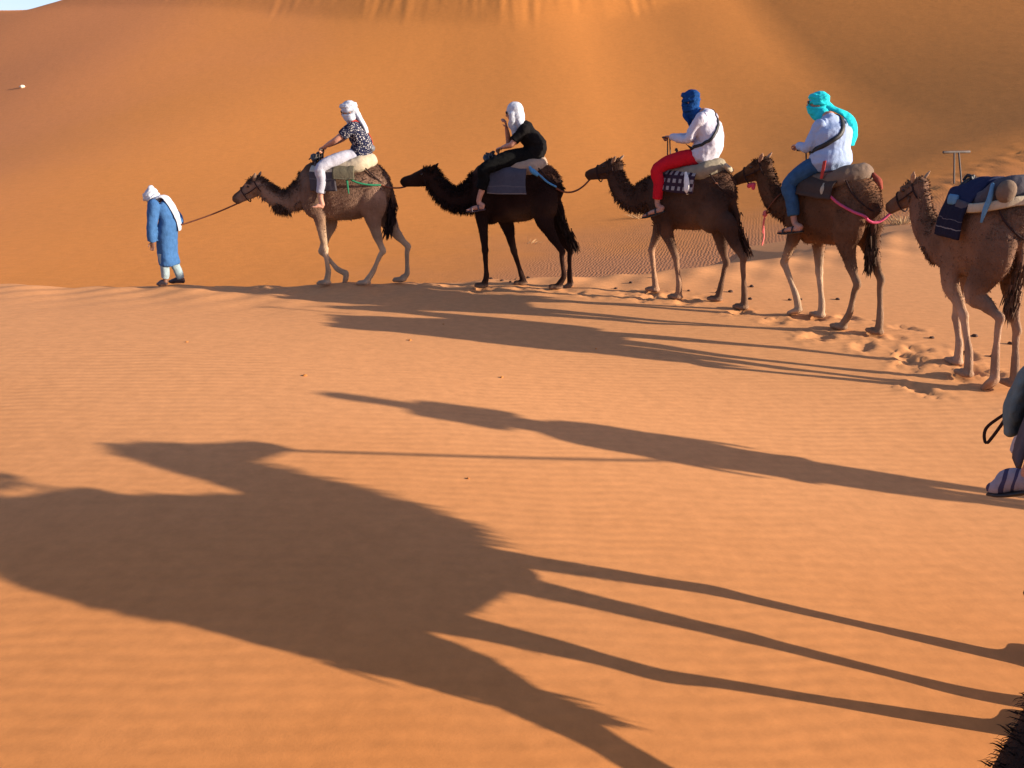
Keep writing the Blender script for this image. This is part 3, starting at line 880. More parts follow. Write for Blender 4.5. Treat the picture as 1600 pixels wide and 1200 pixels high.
# ------------------------------------------------------------------ people
def hand_shape(S, wrist, d, sidev, curl=1.0, thumb=1):
    """palm, four unequal bent fingers and a thumb leaving the side of the palm"""
    d = nrm(d); sidev = nrm(np.asarray(sidev) - np.dot(sidev, d) * d)
    dn = nrm(np.cross(d, sidev)); dn = dn if dn[2] < 0 else -dn       # palm side, downward
    palm = wrist + d * .085
    S.tube([wrist - d * .015, wrist + d * .03, palm], [(.026, .02), (.038, .017), (.040, .015)], side=sidev, seg=10, sub=3)
    for k, (o, l) in enumerate(((-.030, .066), (-.010, .076), (.010, .072), (.030, .056))):
        b = palm + sidev * o - d * .008
        m = b + (d * math.cos(.55 * curl) + dn * math.sin(.55 * curl)) * l * .5
        m2 = m + (d * math.cos(1.5 * curl) + dn * math.sin(1.5 * curl)) * l * .35
        e = m2 + (d * math.cos(2.4 * curl) + dn * math.sin(2.4 * curl)) * l * .28
        S.tube([b, m, m2, e], [.0098, .0094, .0088, .0078], seg=8, sub=2)
    tb = wrist + d * .03 + sidev * thumb * .034
    t1 = tb + (d * .6 + sidev * thumb * .6 + dn * .3) * .038
    t2 = t1 + (d * .8 + dn * .7 - sidev * thumb * .1) * .034
    S.tube([tb, t1, t2], [.013, .0115, .009], seg=8, sub=3)

def head_shape(S, c, yaw=0.0, pitch=0.0, scale=1.0):
    R = pitch_rot(pitch, yaw)
    q = lambda x, y, z: c + R @ (np.array([x, y, z]) * scale)
    S.ball(q(-.012, 0, .025), np.array([.098, .078, .092]) * scale, R)
    S.ball(q(.022, 0, -.045), np.array([.07, .058, .068]) * scale, R)
    S.ball(q(.055, 0, -.085), np.array([.034, .036, .026]) * scale, R)      # chin
    S.tube([q(.085, 0, .022), q(.103, 0, -.005), q(.112, 0, -.024), q(.09, 0, -.034)], [.011 * scale, .013 * scale, .017 * scale, .012 * scale], seg=10, sub=2)
    S.tube([q(.083, .022, -.058), q(.093, 0, -.058), q(.083, -.022, -.058)], [.009 * scale] * 3, seg=8)
    for s in (-1, 1):
        S.ball(q(.076, s * .034, .034), np.array([.018, .024, .010]) * scale, R)   # brow
        S.ball(q(-.012, s * .082, -.008), np.array([.022, .012, .034]) * scale, R)   # ear
    return R, q

def shoe(parent, off, heel, toe, mat, name, strap_mat=None, covered=True):
    S = Solid(off)
    heel = np.array(heel, float); toe = np.array(toe, float)
    d = nrm(toe - heel); sd = nrm(np.cross((0, 0, 1.0), d)); up = np.cross(d, sd)
    l = np.linalg.norm(toe - heel)
    if covered:
        S.tube([heel, heel + d * l * .4 + up * .012, heel + d * l * .75, toe], [(.036, .045), (.042, .048), (.048, .038), (.03, .022)], side=sd, seg=14)
    else:
        S.tube([heel - up * .03 - d * .02, heel + d * l * .45 - up * .034, heel + d * l * .8 - up * .03, toe - up * .018 + d * .01], [(.036, .013), (.036, .013), (.046, .013), (.032, .012)], side=sd, seg=14)
        for f in (.30, .72):
            p = heel + d * l * f
            S.tube([p + sd * .05 - up * .03, p + sd * .038 + up * .02, p + up * (.045 if f < .5 else .03), p - sd * .038 + up * .02, p - sd * .05 - up * .03], [(.012, .006)] * 5, side=d, seg=8)
    return S.obj(name, mat, parent)

def person_rider(root, J, label, spec):
    J = {k: np.array(v, float) for k, v in J.items()}
    mir = np.array([1, -1, 1])
    hip = J['hip']
    off = hip.copy()
    pr = thing('person', label, 'person', tuple(to_world(root, off)), root.rotation_euler[2], spec.get('group', 'riders on the camels'))
    fac = spec.get('turn', 0.0)
    sc = J['neck'].copy(); sc[2] -= .07
    shL = J['sh'].copy()
    if 'back' in J:
        shL[0] = .5 * (shL[0] + J['back'][0]) + .03
    shR = shL * mir
    shc = (shL + shR) / 2
    chest = shc * .8 + hip * .2 + np.array([-.03, 0, -.02])
    waist = hip * .62 + shc * .38 + np.array([spec.get('slump', -.05), 0, 0])
    pel = hip + np.array([0, 0, .0])
    nk = J['neck']; hd = J['head']
    elL, haL = J['el'], J['hand'].copy()
    elR = J.get('relb', J['el'] * mir); haR = J.get('rhand', J['hand'] * mir)
    knL, knR = J['knee'], J.get('rknee', J['knee'] * mir)
    anL, anR = J['ank'], J.get('rank', J['ank'] * mir)
    heL, heR = J['heel'], J.get('rheel', J['heel'] * mir)
    toL, toR = J['toe'], J.get('rtoe', J['toe'] * mir)
    B = Solid(off)
    B.tube([pel - (0, 0, .06), pel + (0, 0, .05), waist, chest, shc + (0, 0, .01), nk * .5 + shc * .5 + (0, 0, .05)], [(.15, .11), (.155, .115), (.135, .10), (.165, .115), (.15, .085), (.07, .065)], seg=18)
    B.tube([shc * .4 + nk * .6, nk, hd - (0.012, 0, .04)], [.062, .056, .055])
    R, q = head_shape(B, hd, fac, spec.get('pitch', .1))
    for sh, el, ha, sg in ((shL, elL, haL, 1), (shR, elR, haR, -1)):
        fd = nrm(ha - el)
        wr = ha - fd * .07
        B.tube([sh - (0, .04 * sg, 0), sh, sh * .5 + el * .5, el, el * .5 + wr * .5, wr], [.055, .054, .047, .04, .037, .026], seg=12)
        if sg < 0 and 'rhand' in J:
            hand_shape(B, wr, fd, np.array([0, 1, 0]), .7, 1)
        else:
            hand_shape(B, wr, nrm(fd + np.array([.35, 0, -.05])), np.array([0, 1.0, 0]), 1.0, -sg)
    for an, kn, he, to, sg in ((anL, knL, heL, toL, 1), (anR, knR, heR, toR, -1)):
        B.tube([pel + (0, .09 * sg, -.02), pel * .5 + kn * .5 + (0, .03 * sg, .01), kn, kn * .6 + an * .4 - (.025, 0, 0), an, he + (0, 0, .02)], [.095, .078, .057, .05, .036, .036], seg=14)
        d = nrm(to - he); sd = np.cross((0, 0, 1), d)
        B.tube([he, he * .5 + to * .5 + (0, 0, .012), he * .2 + to * .8, to], [(.03, .032), (.036, .032), (.04, .02), (.03, .012)], side=sd, seg=12)
        for k in range(5):
            b = he * .15 + to * .85 + sd * (k - 2) * .016
            B.tube([b, b + d * (.05 - .004 * abs(k - 1))], [.0095, .008], seg=8)
    B.skin('body', spec.get('skin', M['skin']), pr, .0075, 3)
    for sg in (-1, 1):
        e = Solid(off); e.ball(q(.086, sg * .033, .014), (.01, .013, .008), R, 8, 6)
        e.obj('eye', M['eye'], pr)
    # shirt
    S = Solid(off)
    gw = spec.get('girth', 1.0)
    hem = hip + np.array([spec.get('hemx', -.02), 0, spec.get('hemz', -.04)])
    S.tube([hem, hem * .5 + waist * .5 + (0, 0, .0), waist, chest, shc + (0, 0, .015), nk * .45 + shc * .55 + (0, 0, .03)],
           [(.20 * gw, .16 * gw), (.195 * gw, .158 * gw), (.175 * gw, .142 * gw), (.19 * gw, .142 * gw), (.172, .105), (.085, .08)], seg=20)
    sl = spec.get('sleeve', 1.0)
    for sh, el, ha, sg in ((shL, elL, haL, 1), (shR, elR, haR, -1)):
        fd = nrm(ha - el); wr = ha - fd * .085
        if sl >= 1:
            S.tube([sh - (0, .06 * sg, -.005), sh, sh * .5 + el * .5, el, el * .45 + wr * .55, wr], [.075, .077, .068, .062, .055, .046], seg=14)
        else:
            e2 = sh + (el - sh) * (sl * 1.25)
            S.tube([sh - (0, .06 * sg, -.005), sh, sh * .5 + e2 * .5, e2], [.075, .078, .072, .07], seg=14, cap=.15)
    shirt = S.skin('shirt', spec['shirt'], pr, .0115, 3, spec.get('wrinkle', .014), 9, spec.get('seed', 0))
    # trousers
    S = Solid(off)
    S.tube([pel - (0, 0, .07), pel, pel + (0, 0, .09)], [(.175, .14), (.18, .145), (.15, .12)], seg=16)
    lw = spec.get('legw', 1.0); cut = spec.get('hem', .8)
    for an, kn, sg in ((anL, knL, 1), (anR, knR, -1)):
        e = kn + (an - kn) * cut
        S.tube([pel + (0, .08 * sg, -.02), pel * .55 + kn * .45 + (0, .045 * sg, .035), kn + (.01, 0, 0), kn * .5 + e * .5 - (.01, 0, 0), e], [.12 * lw, .105 * lw, .083 * lw, .072 * lw, .066 * lw * spec.get('flare', 1.0)], seg=16, cap=.1)
    S.skin('trousers', spec['trousers'], pr, .0115, 3, .008, 9, spec.get('seed', 0) + 3)
    if spec.get('shoe', True):
        for he, to in ((heL, toL), (heR, toR)):
            shoe(pr, off, he, to, spec.get('shoe_mat', M['black']), 'sandal', covered=False)
    # head cloth
    if 'scarf' in spec:
        S = Solid(off)
        spec['scarf_shape'](S, q, R, hd, nk, shc)
        S.skin('headscarf', spec['scarf'], pr, .009, 2, .006, 16, spec.get('seed', 0) + 5)
    if spec.get('glasses', False):
        g = Solid(off)
        for sg in (-1, 1):
            g.ball(q(.103, sg * .034, .016), (.012, .030, .021), R, 10, 8)
        g.obj('sunglasses', M['eye'], pr)
    if 'strap' in spec:
        P, rad, mat = spec['strap'](shL, shR, shc, hip, waist, chest)
        from mathutils.bvhtree import BVHTree
        bv = BVHTree.FromPolygons([v.co for v in shirt.data.vertices], [p.vertices[:] for p in shirt.data.polygons])
        P, _ = spline(P, [rad] * len(P), 5)
        Q = []
        nr = []
        for p in P:
            c_, n_, _i, _d = bv.find_nearest(Vector(p - off))
            Q.append(np.array(c_) + np.array(n_) * .007 + off); nr.append(np.array(n_))
        g = Solid()
        V_, F_ = [], []
        for k, p in enumerate(Q):
            t_ = nrm(Q[min(k + 1, len(Q) - 1)] - Q[max(k - 1, 0)]); a_ = nrm(np.cross(nr[k], t_))
            V_ += [p + a_ * rad - nr[k] * .006, p + a_ * rad + nr[k] * .004, p - a_ * rad + nr[k] * .004, p - a_ * rad - nr[k] * .006]
        for k in range(len(Q) - 1):
            for e in range(4):
                F_.append((k * 4 + e, k * 4 + (e + 1) % 4, k * 4 + 4 + (e + 1) % 4, k * 4 + 4 + e))
        n_ = len(V_); F_ += [(3, 2, 1, 0), (n_ - 4, n_ - 3, n_ - 2, n_ - 1)]
        g.off = off; g.add(V_, F_)
        g.obj('bag_strap', mat, pr)
    if 'more' in spec:
        spec['more'](pr, off, J, q, R)
    return pr

def wrap_full(S, q, R, hd, nk, shc):
    """cloth wound round crown, face and neck"""
    S.ball(q(-.02, 0, .045), (.113, .092, .092), R)
    for z, r1, r2, tilt in ((.055, .104, .086, .02), (.035, .107, .088, -.03), (.085, .092, .076, .01)):
        ring = [q(r1 * math.cos(t) - .015, r2 * math.sin(t), z + tilt * math.cos(t) + .008 * math.sin(3 * t)) for t in np.linspace(0, 2 * math.pi, 13)]
        S.tube(ring, [(.018, .025)] * 13, side=(0, 0, 1), seg=8, sub=2)
    for z, r1, r2 in ((-.05, .096, .082), (-.085, .088, .080), (-.115, .080, .082)):
        ring = [q(r1 * math.cos(t) + .002, r2 * math.sin(t), z + .012 * math.cos(2 * t)) for t in np.linspace(0, 2 * math.pi, 13)]
        S.tube(ring, [(.018, .028)] * 13, side=(0, 0, 1), seg=8, sub=2)
    S.tube([q(.02, 0, -.07), q(-.005, 0, -.12), nk + (.0, 0, -.02)], [(.08, .085), (.084, .082), (.088, .088)])
    S.ball(q(-.06, 0, -.02), (.07, .088, .09), R)
    arc = [q(.098 * math.cos(t) - .012, .088 * math.sin(t), -.008) for t in np.linspace(.95, 2 * math.pi - .95, 10)]
    S.tube(arc, [(.016, .034)] * 10, side=(0, 0, 1), seg=8, sub=2)

def scarf_white_tail(S, q, R, hd, nk, shc):
    wrap_full(S, q, R, hd, nk, shc)
    S.tube([hd + (-.07, 0, .05), hd + (-.125, .01, -.05), hd + (-.18, .02, -.15), hd + (-.225, .02, -.23), hd + (-.245, .02, -.30)], [(.05, .035), (.065, .04), (.07, .036), (.075, .03), (.06, .02)], side=(0, 1, 0))

def scarf_shawl(S, q, R, hd, nk, shc):
    S.ball(q(-.02, 0, .03), (.122, .104, .115), R)
    S.ball(q(-.035, 0, -.05), (.115, .108, .12), R)
    S.tube([q(.02, .085, .0), q(.03, .082, -.09), q(.055, .055, -.16), nk + (.07, .04, -.09), nk + (.07, .03, -.2)], [(.045, .035), (.05, .032), (.05, .03), (.045, .028), (.03, .02)], side=(1, 0, 0))
    S.tube([q(.02, -.085, .0), q(.03, -.082, -.09), q(.055, -.055, -.16), nk + (.07, -.03, -.09)], [(.045, .035), (.05, .032), (.05, .03), (.04, .028)], side=(1, 0, 0))
    S.tube([q(-.05, 0, -.1), nk + (-.03, 0, -.03)], [(.10, .08), (.10, .075)])

def scarf_blue(S, q, R, hd, nk, shc):
    wrap_full(S, q, R, hd, nk, shc)
    S.ball(q(.05, 0, -.05), (.065, .075, .085), R)
    S.tube([q(.04, 0, -.11), q(.07, .02, -.17), nk + (.10, .03, -.10), nk + (.09, .02, -.16)], [(.06, .04), (.065, .04), (.06, .03), (.03, .02)])

def scarf_turquoise(S, q, R, hd, nk, shc):
    wrap_full(S, q, R, hd, nk, shc)
    S.tube([hd + (-.06, -.05, .02), hd + (-.15, -.10, -.06), hd + (-.29, -.16, -.12), hd + (-.385, -.20, -.22), hd + (-.42, -.21, -.36), hd + (-.42, -.21, -.48)], [(.045, .03), (.055, .024), (.068, .02), (.07, .018), (.06, .016), (.04, .012)], side=(0.2, 1, 0))

# ------------------------------------------------------------------ the caravan (joint positions in each camel's own frame, metres)
PAL = {
 'c1': dict(body=(.155, .092, .062), leg=(.40, .28, .18), mane=(.055, .030, .020), hump=(.085, .045, .028), neck=(.20, .135, .10), neckmix=.6, belly=(.25, .15, .09), tailc=(.02, .013, .012), ear=(.2, .13, .09), tuft=(.95, 0, 1.14), throat=.2),
 'c2': dict(body=(.019, .009, .007), leg=(.034, .016, .011), mane=(.020, .012, .010), hump=(.085, .038, .022), belly=(.05, .025, .015), tailc=(.025, .016, .012), leg0=.2, leg1=.7),
 'c3': dict(throat=.5, body=(.064, .034, .023), leg=(.30, .17, .10), mane=(.085, .042, .026), hump=(.12, .058, .034), neck=(.055, .030, .022), neckmix=.5, belly=(.16, .065, .03), tailc=(.06, .03, .02), hind=.45, ear=(.35, .22, .14), leg0=.55, leg1=.95),
 'c4': dict(throat=.3, body=(.105, .051, .028), leg=(.40, .27, .17), mane=(.065, .032, .020), hump=(.17, .080, .040), belly=(.20, .085, .04), tailc=(.05, .03, .02), hind=.4, ear=(.35, .2, .13)),
 'c5': dict(hump_top=1.96, throat=.3, body=(.165, .090, .056), leg=(.40, .25, .16), mane=(.15, .082, .050), hump=(.14, .075, .045), neck=(.16, .085, .055), neckmix=.5, tailc=(.10, .055, .035), hind=.6, ear=(.4, .24, .15)),
 'c7': dict(body=(.045, .025, .018), leg=(.12, .065, .04), mane=(.025, .015, .011), hump=(.06, .03, .02), tailc=(.02, .012, .01)),
}
C1 = camel(T['c1'], T['c1']['O'], T['c1']['h'], PAL['c1'], 'fawn grey brown camel with pale legs at the head of the caravan, one forefoot lifted', {'FR': 1.25}, seed=1, shag=.8)
C2 = camel(T['c2'], T['c2']['O'], T['c2']['h'], PAL['c2'], 'black brown camel stretching its shaggy neck forward under the rider in black', {'HR': .5}, seed=2, shag=1.0)
C3 = camel(T['c3'], T['c3']['O'], T['c3']['h'], PAL['c3'], 'dark brown camel with pale front shanks carrying the rider in red trousers', seed=3, shag=.8, k=.86, tail=[(-.66, 0, 1.44), (-.80, 0, 1.08), (-.98, 0, .78)])
C4 = camel(T['c4'], T['c4']['O'], T['c4']['h'], PAL['c4'], 'reddish brown camel carrying the rider in a turquoise headscarf', {'FL': .45}, tail=[(-.64, 0, 1.44), (-.70, 0, 1.10), (-.73, 0, .80)], seed=4, k=.88, shag=.6, neck_r=[.34, .26, .205, .16, .14, .128, .118])
for k_ in ('neck', 'head'):        # built at standard height, then scaled as a whole
    T['c5'][k_] = [(a, b, c / 1.06) for a, b, c in T['c5'][k_]]
T['c5']['legs'] = {k_: [(a, b, c / 1.06) for a, b, c in v_] for k_, v_ in T['c5']['legs'].items()}
C5 = camel(T['c5'], T['c5']['O'], T['c5']['h'], PAL['c5'], 'brown camel with no rider, only a loaded saddle with a steel handle', {'HL': .9}, tail=[(-.66, 0, 1.42), (-.70, 0, 1.08), (-.71, 0, .74)], seed=5, k=.72, shag=.55, neck_r=[.34, .25, .20, .155, .135, .125, .115])
C5.scale = (.93, .92, 1.02)
O6, H6 = (6.35, 4.62), (-.978, .208)
O7, H7 = (2.62, 2.88), (.681, .732)
O8, H8 = (0.14, .28), (.74, .67)
T7 = dict(T['c5']); T7['neck'] = [(.58, 0, 1.36), (.70, 0, 1.36), (.86, 0, 1.45), (.99, 0, 1.62), (1.08, 0, 1.78), (1.16, 0, 1.90)]
T7['head'] = [(1.15, 0, 1.93), (1.57, 0, 1.83)]
T7['legs'] = dict(FL=[(.38, .17, 1.12), (.52, .15, .58), (.46, .10, .18), (.46, .05, .03)], FR=[(.36, -.17, 1.10), (.26, -.15, .57), (.14, -.12, .18), (.15, -.11, .03)],
                  HL=[(-.36, .14, 1.08), (-.38, .09, .58), (-.26, .06, .2), (-.21, .05, .03)], HR=[(-.46, -.17, 1.05), (-.93, -.15, .57), (-1.0, -.12, .19), (-.95, -.11, .03)])
CT = [(-.66, 0, 1.42), (-.74, 0, 1.08), (-.76, 0, .72)]
C6 = camel(T7, O6, H6, PAL['c4'], 'camel beyond the right edge, following the riderless brown camel', tail=CT, seed=6)
C6.scale = (1, .68, 1)
C7 = camel(T7, O7, H7, PAL['c5'], 'brown camel at the right edge under the rider with the grey shoe', tail=CT, seed=7, shag=1.4)
C8 = camel(T['c1'], O8, H8, dict(PAL['c7'], dens=5.0, fine=.26), 'dark shaggy camel at the bottom right corner, stretching its neck low', {'FR': 1.25}, tail=CT, seed=8, shag=.34)

# ------------------------------------------------------------------ saddles
grey1 = stripe_mat('grey_cream_blanket', (0, 0, 0), [(-.5, (.060, .052, .058)), (-.165, (.10, .095, .10)), (-.150, (.062, .054, .060)), (-.055, (.42, .37, .29)), (.015, (.16, .13, .105)), (.5, (.16, .13, .105))])
olive = cloth_mat('olive_cloth', (.10, .085, .055))
cream = cloth_mat('cream_canvas', (.40, .33, .23))
denim = stripe_mat('slate_blue_blanket', (0, 0, 0), [(-.5, (.06, .058, .068)), (-.335, (.22, .2, .2)), (-.325, (.060, .060, .078)), (-.24, (.085, .082, .095)), (-.225, (.058, .058, .075)), (.08, (.16, .13, .11)), (.5, (.16, .13, .11))])
tan = cloth_mat('tan_felt', (.30, .22, .16))
check = check_mat('check_blanket', (.040, .022, .032), (.30, .26, .24), 10.5)
sage = cloth_mat('sage_grey_felt', (.24, .20, .14))
umber = cloth_mat('umber_blanket', (.060, .040, .032))
taupe = cloth_mat('taupe_felt', (.15, .105, .075))
navy = stripe_mat('navy_fringed_blanket', (0, 0, 0), [(-.6, (.018, .016, .028)), (-.285, (.20, .18, .17)), (-.275, (.016, .015, .028)), (-.20, (.17, .15, .15)), (-.192, (.016, .016, .030)), (-.03, (.020, .024, .055)), (.5, (.02, .024, .05))], noise_amt=.012)
slate = cloth_mat('slate_cushion', (.075, .068, .078))
lightblue = cloth_mat('light_blue_cloth', (.10, .22, .34))
redcloth = cloth_mat('red_cloth', (.42, .05, .035))

def ex1(s, off):
    g = Solid(off)
    g.tube([(-.12, .345, 1.72), (-.13, .37, 1.64), (-.14, .39, 1.50), (-.15, .40, 1.40)], [.018, .024, .014, .009], seg=8)
    g.obj('green_knot', M['rope_green'], s)
def ex2(s, off):
    g = Solid(off)
    g.tube([(-.25, .33, 1.78), (-.29, .345, 1.72), (-.36, .34, 1.67)], [.02, .03, .02], seg=8)
    g.obj('blue_knot', M['rope_blue'], s)
def ex3(s, off):
    g = Solid(off)
    g.tube([(-.06, .36, 1.76), (-.10, .39, 1.66), (-.12, .40, 1.56), (-.13, .40, 1.50)], [.02, .04, .045, .02], seg=8)
    g.obj('white_rag', M['white'], s)
    g = Solid(off); g.tube([(-.54, .10, 1.86), (-.58, .02, 1.80), (-.56, -.1, 1.78)], [.03, .04, .03]); g.obj('rear_roll', cream, s)
def ex4(s, off):
    g = Solid(off)
    g.tube([(-.02, .27, 1.97), (-.05, .31, 1.86), (-.06, .33, 1.78)], [(.012, .028), (.012, .03), (.012, .022)], seg=8)
    g.obj('red_tag', redcloth, s)
    g = Solid(off)
    g.tube([(-.46, -.10, 1.84), (-.52, -.14, 1.76), (-.56, -.16, 1.68)], [.025, .045, .025], seg=10)
    g.obj('red_bundle', cloth_mat('rust_cloth', (.25, .06, .04)), s)
    g = Solid(off); g.tube([(-.12, .33, 1.72), (-.14, .36, 1.66), (-.15, .37, 1.58)], [.02, .035, .02], seg=8); g.obj('canvas_knot', cream, s)
def ex5(s, off):
    g = Solid(off)
    P = [(-.05, .36, 1.68), (-.25, .365, 1.70), (-.45, .29, 1.74), (-.56, .12, 1.78), (-.58, -.05, 1.78)]
    g.tube(P, [(.045, .012)] * 5, side=(0, 0, 1), seg=8); g.obj('cream_band', cream, s)
    g = Solid(off)
    g.tube([(-.34, .31, 1.92), (-.38, .34, 1.80), (-.37, .36, 1.70), (-.36, .37, 1.58)], [.02, .03, .028, .014], seg=8); g.obj('blue_knot', lightblue, s)
    g = Solid(off)
    g.tube([(.30, .335, 1.74), (.14, .345, 1.74)], [(.05, .02), (.05, .02)], side=(0, 0, 1)); g.obj('blue_patch', lightblue, s)
    g = Solid(off)
    g.tube([(.12, .355, 1.70), (-.08, .365, 1.68)], [(.055, .02), (.055, .02)], side=(0, 0, 1)); g.obj('grey_patch', slate, s)
    g = Solid(off)
    g.tube([(-.58, -.10, 1.84), (-.68, -.14, 1.80), (-.74, -.14, 1.72)], [.05, .06, .04]); g.obj('rear_bundle', cloth_mat('plum_cloth', (.16, .06, .05)), s)
    g = Solid(off); g.tube([(-.44, .20, 1.86), (-.50, .25, 1.86)], [.105, .10], seg=18); g.obj('bolster_end', taupe, s)
M['white'] = cloth_mat('white_cotton', (.72, .68, .62))

R = {k: T[k].get('rider') for k in ('c1', 'c2', 'c3', 'c4')}
saddle(C1, 'saddle with grey and cream striped blanket and cream cushion, green knot', R['c1']['hand'], [grey1, olive], cream, extra=ex1, seed=1, zl=[1.43, 1.60], bl=((.42, .02), (.06, -.24)))
saddle(C2, 'saddle with slate blue blanket and tan cushion under the rider in black', R['c2']['hand'], [denim], tan, extra=ex2, seed=2, zl=1.41, bl=((.36, -.20),), rear=(-.36, 1.82))
saddle(C3, 'saddle with dark purple and white checked blanket', R['c3']['hand'], [check], sage, extra=ex3, seed=3, zl=1.50, bl=((.34, -.20),), rear=(-.38, 1.84), bar_x=.40, k=.88)
saddle(C4, 'saddle with plain umber blanket, taupe cushion and a red tag', (.50, 0, 2.08), [umber], taupe, extra=ex4, seed=4, zl=1.56, bl=((.36, -.28),), rear=(-.36, 1.86), k=.9)
S5 = saddle(C5, 'riderless saddle with navy fringed blankets, slate bolster and bare T handle', (.58, 0, 2.17), [navy], slate, extra=ex5, seed=5, zl=1.38, bl=((.46, -.10),), rear=(-.40, 1.90), seat=1.945, k=.76)
S5.scale = (.72, .93, 1.03)
S6 = saddle(C6, 'saddle of the camel beyond the right edge, umber blanket', (.40, 0, 2.08), [umber], sage, seed=6, bl=((.36, -.3),))
S6.scale = (1, .68, 1)
saddle(C7, 'slate blanketed saddle of the camel at the right edge', (.40, 0, 2.08), [slate], tan, seed=7, zl=1.34, bl=((.28, -.40),), flare=.08)

# ------------------------------------------------------------------ riders
def strap_back(side):
    def f(shL, shR, shc, hip, waist, chest):
        s = side
        return ([shc + (.10, -.07 * s, -.02), shc + (.0, -.075 * s, .085), shc + (-.10, -.055 * s, .03), chest + (-.15, .07 * s, .0), waist + (-.10, .19 * s, .06), waist + (.02, .24 * s, -.02), hip + (.12, .22 * s, .10)], .020, M['black'])
    return f
def strap_red(shL, shR, shc, hip, waist, chest):
    return ([shc + (.08, .06, .0), shc + (.0, .06, .075), shc + (-.115, .03, .01), chest + (-.155, -.05, -.02), waist + (-.13, -.12, 0), waist + (-.02, -.19, -.05)], .022, redcloth)
def more1(pr, off, J, q, Rm):
    g = Solid(off); h = J['hip']
    g.ball(h + (-.20, -.02, .10), (.045, .09, .05)); g.obj('waist_bag', plain_mat('grey_bag', (.12, .12, .13)), pr)
def more4(pr, off, J, q, Rm):
    g = Solid(off); c = J['neck'] * .3 + (J['sh'] + J['sh'] * np.array([1, -1, 1])) * .35
    g.ball(c + (-.165, .02, -.09), (.018, .02, .025)); g.obj('strap_buckle', cream, pr)
def strap4(shL, shR, shc, hip, waist, chest):
    return strap_back(1)(shL, shR, shc, hip, waist, chest)[0], .027, M['black']
white_sc = cloth_mat('white_scarf', (.44, .47, .52), var=.12)
person_rider(C1, R['c1'], 'barefoot rider in navy floral shirt, white trousers and trailing white headscarf', dict(
    shirt=floral_mat('navy_floral', (.014, .017, .04), (.42, .39, .37)), trousers=cloth_mat('white_trousers', (.36, .36, .41), .08), sleeve=.52, hem=.90,
    scarf=white_sc, scarf_shape=scarf_white_tail, glasses=True, pitch=.30, strap=strap_red, shoe=False, more=more1, seed=1, slump=-.08, turn=0.1, legw=.95))
person_rider(C2, R['c2'], 'rider in black shirt and black trousers with a white shawl over the head', dict(
    shirt=cloth_mat('black_shirt', (.008, .007, .007), .25), trousers=cloth_mat('black_trousers', (.005, .005, .005), .2), sleeve=.62, hem=.62,
    scarf=white_sc, scarf_shape=scarf_shawl, glasses=True, pitch=.15, seed=2, slump=-.13, legw=1.12, shoe_mat=plain_mat('plum_sandal', (.05, .03, .04))))
person_rider(C3, R['c3'], 'rider in loose white shirt, red trousers and dark blue head wrap', dict(
    shirt=cloth_mat('white_shirt', (.50, .48, .54), .06), trousers=cloth_mat('red_trousers', (.50, .012, .022), .1), sleeve=1, hem=.86,
    scarf=cloth_mat('blue_scarf', (.010, .050, .17), .3), scarf_shape=scarf_blue, pitch=.22, strap=strap_back(1), seed=3, girth=1.2, slump=-.10, legw=1.0, hemz=-.01))
person_rider(C4, R['c4'], 'rider in pale blue shirt and jeans with a turquoise headscarf hanging down the back', dict(
    shirt=cloth_mat('pale_blue_shirt', (.30, .38, .54), .06), trousers=cloth_mat('blue_jeans', (.035, .085, .16), .2), sleeve=1, hem=.84,
    scarf=cloth_mat('turquoise_scarf', (.02, .52, .56), .1), scarf_shape=scarf_turquoise, glasses=True, pitch=.08, turn=.85, strap=strap4, more=more4, seed=4, girth=1.4, wrinkle=.009, slump=-.02, legw=1.1, hemz=-.02))
J6 = {'head': (-.12, 0, 2.56), 'neck': (-.17, 0, 2.42), 'hip': (-.2, 0, 1.93), 'sh': (-.12, .19, 2.34), 'el': (.02, .25, 2.12), 'hand': (.40, .08, 2.09), 'knee': (.26, .36, 1.76), 'ank': (.30, .38, 1.33), 'toe': (.43, .44, 1.18), 'heel': (.23, .40, 1.22)}
P6 = person_rider(C6, dict(J6, knee=(.26, .29, 1.76), ank=(.30, .29, 1.33), toe=(.44, .31, 1.18), heel=(.22, .29, 1.22)), 'rider in a white shirt on the camel beyond the right edge', dict(
    shirt=M['white'], trousers=cloth_mat('khaki_trousers', (.28, .21, .13)), sleeve=1, hem=.85, scarf=white_sc, scarf_shape=wrap_full, seed=6))
P6.scale = (1, .68, 1)
J7 = dict(J6); J7.update(knee=(.16, .37, 1.62), ank=(.12, .38, 1.20), heel=(.14, .39, 1.07), toe=(.20, .53, .96), rknee=(.26, -.36, 1.76), rank=(.30, -.36, 1.36), rheel=(.23, -.36, 1.26), rtoe=(.44, -.38, 1.22))
def more7(pr, off, J, q, Rm):
    for sg in (1, -1):
        g = Solid(off)
        h = J['heel'] if sg > 0 else J['rheel']; t = J['toe'] if sg > 0 else J['rtoe']; d = nrm(t - h); sd = nrm(np.cross((0, 0, 1.0), d)); up = np.cross(d, sd); l = np.linalg.norm(t - h)
        g.tube([h - d * .02, h + d * l * .4 + up * .02, h + d * l * .75, t], [(.04, .055), (.045, .058), (.052, .042), (.036, .028)], side=sd, seg=14)
        s_ = g.obj('shoe', SNK, pr)
        g = Solid(off)
        g.tube([h - d * .03 - up * .048, h + d * l * .45 - up * .046, h + d * l * .8 - up * .036, t - up * .024 + d * .015], [(.042, .014), (.046, .014), (.054, .014), (.036, .012)], side=sd, seg=14)
        g.obj('sole', M['black'], s_)
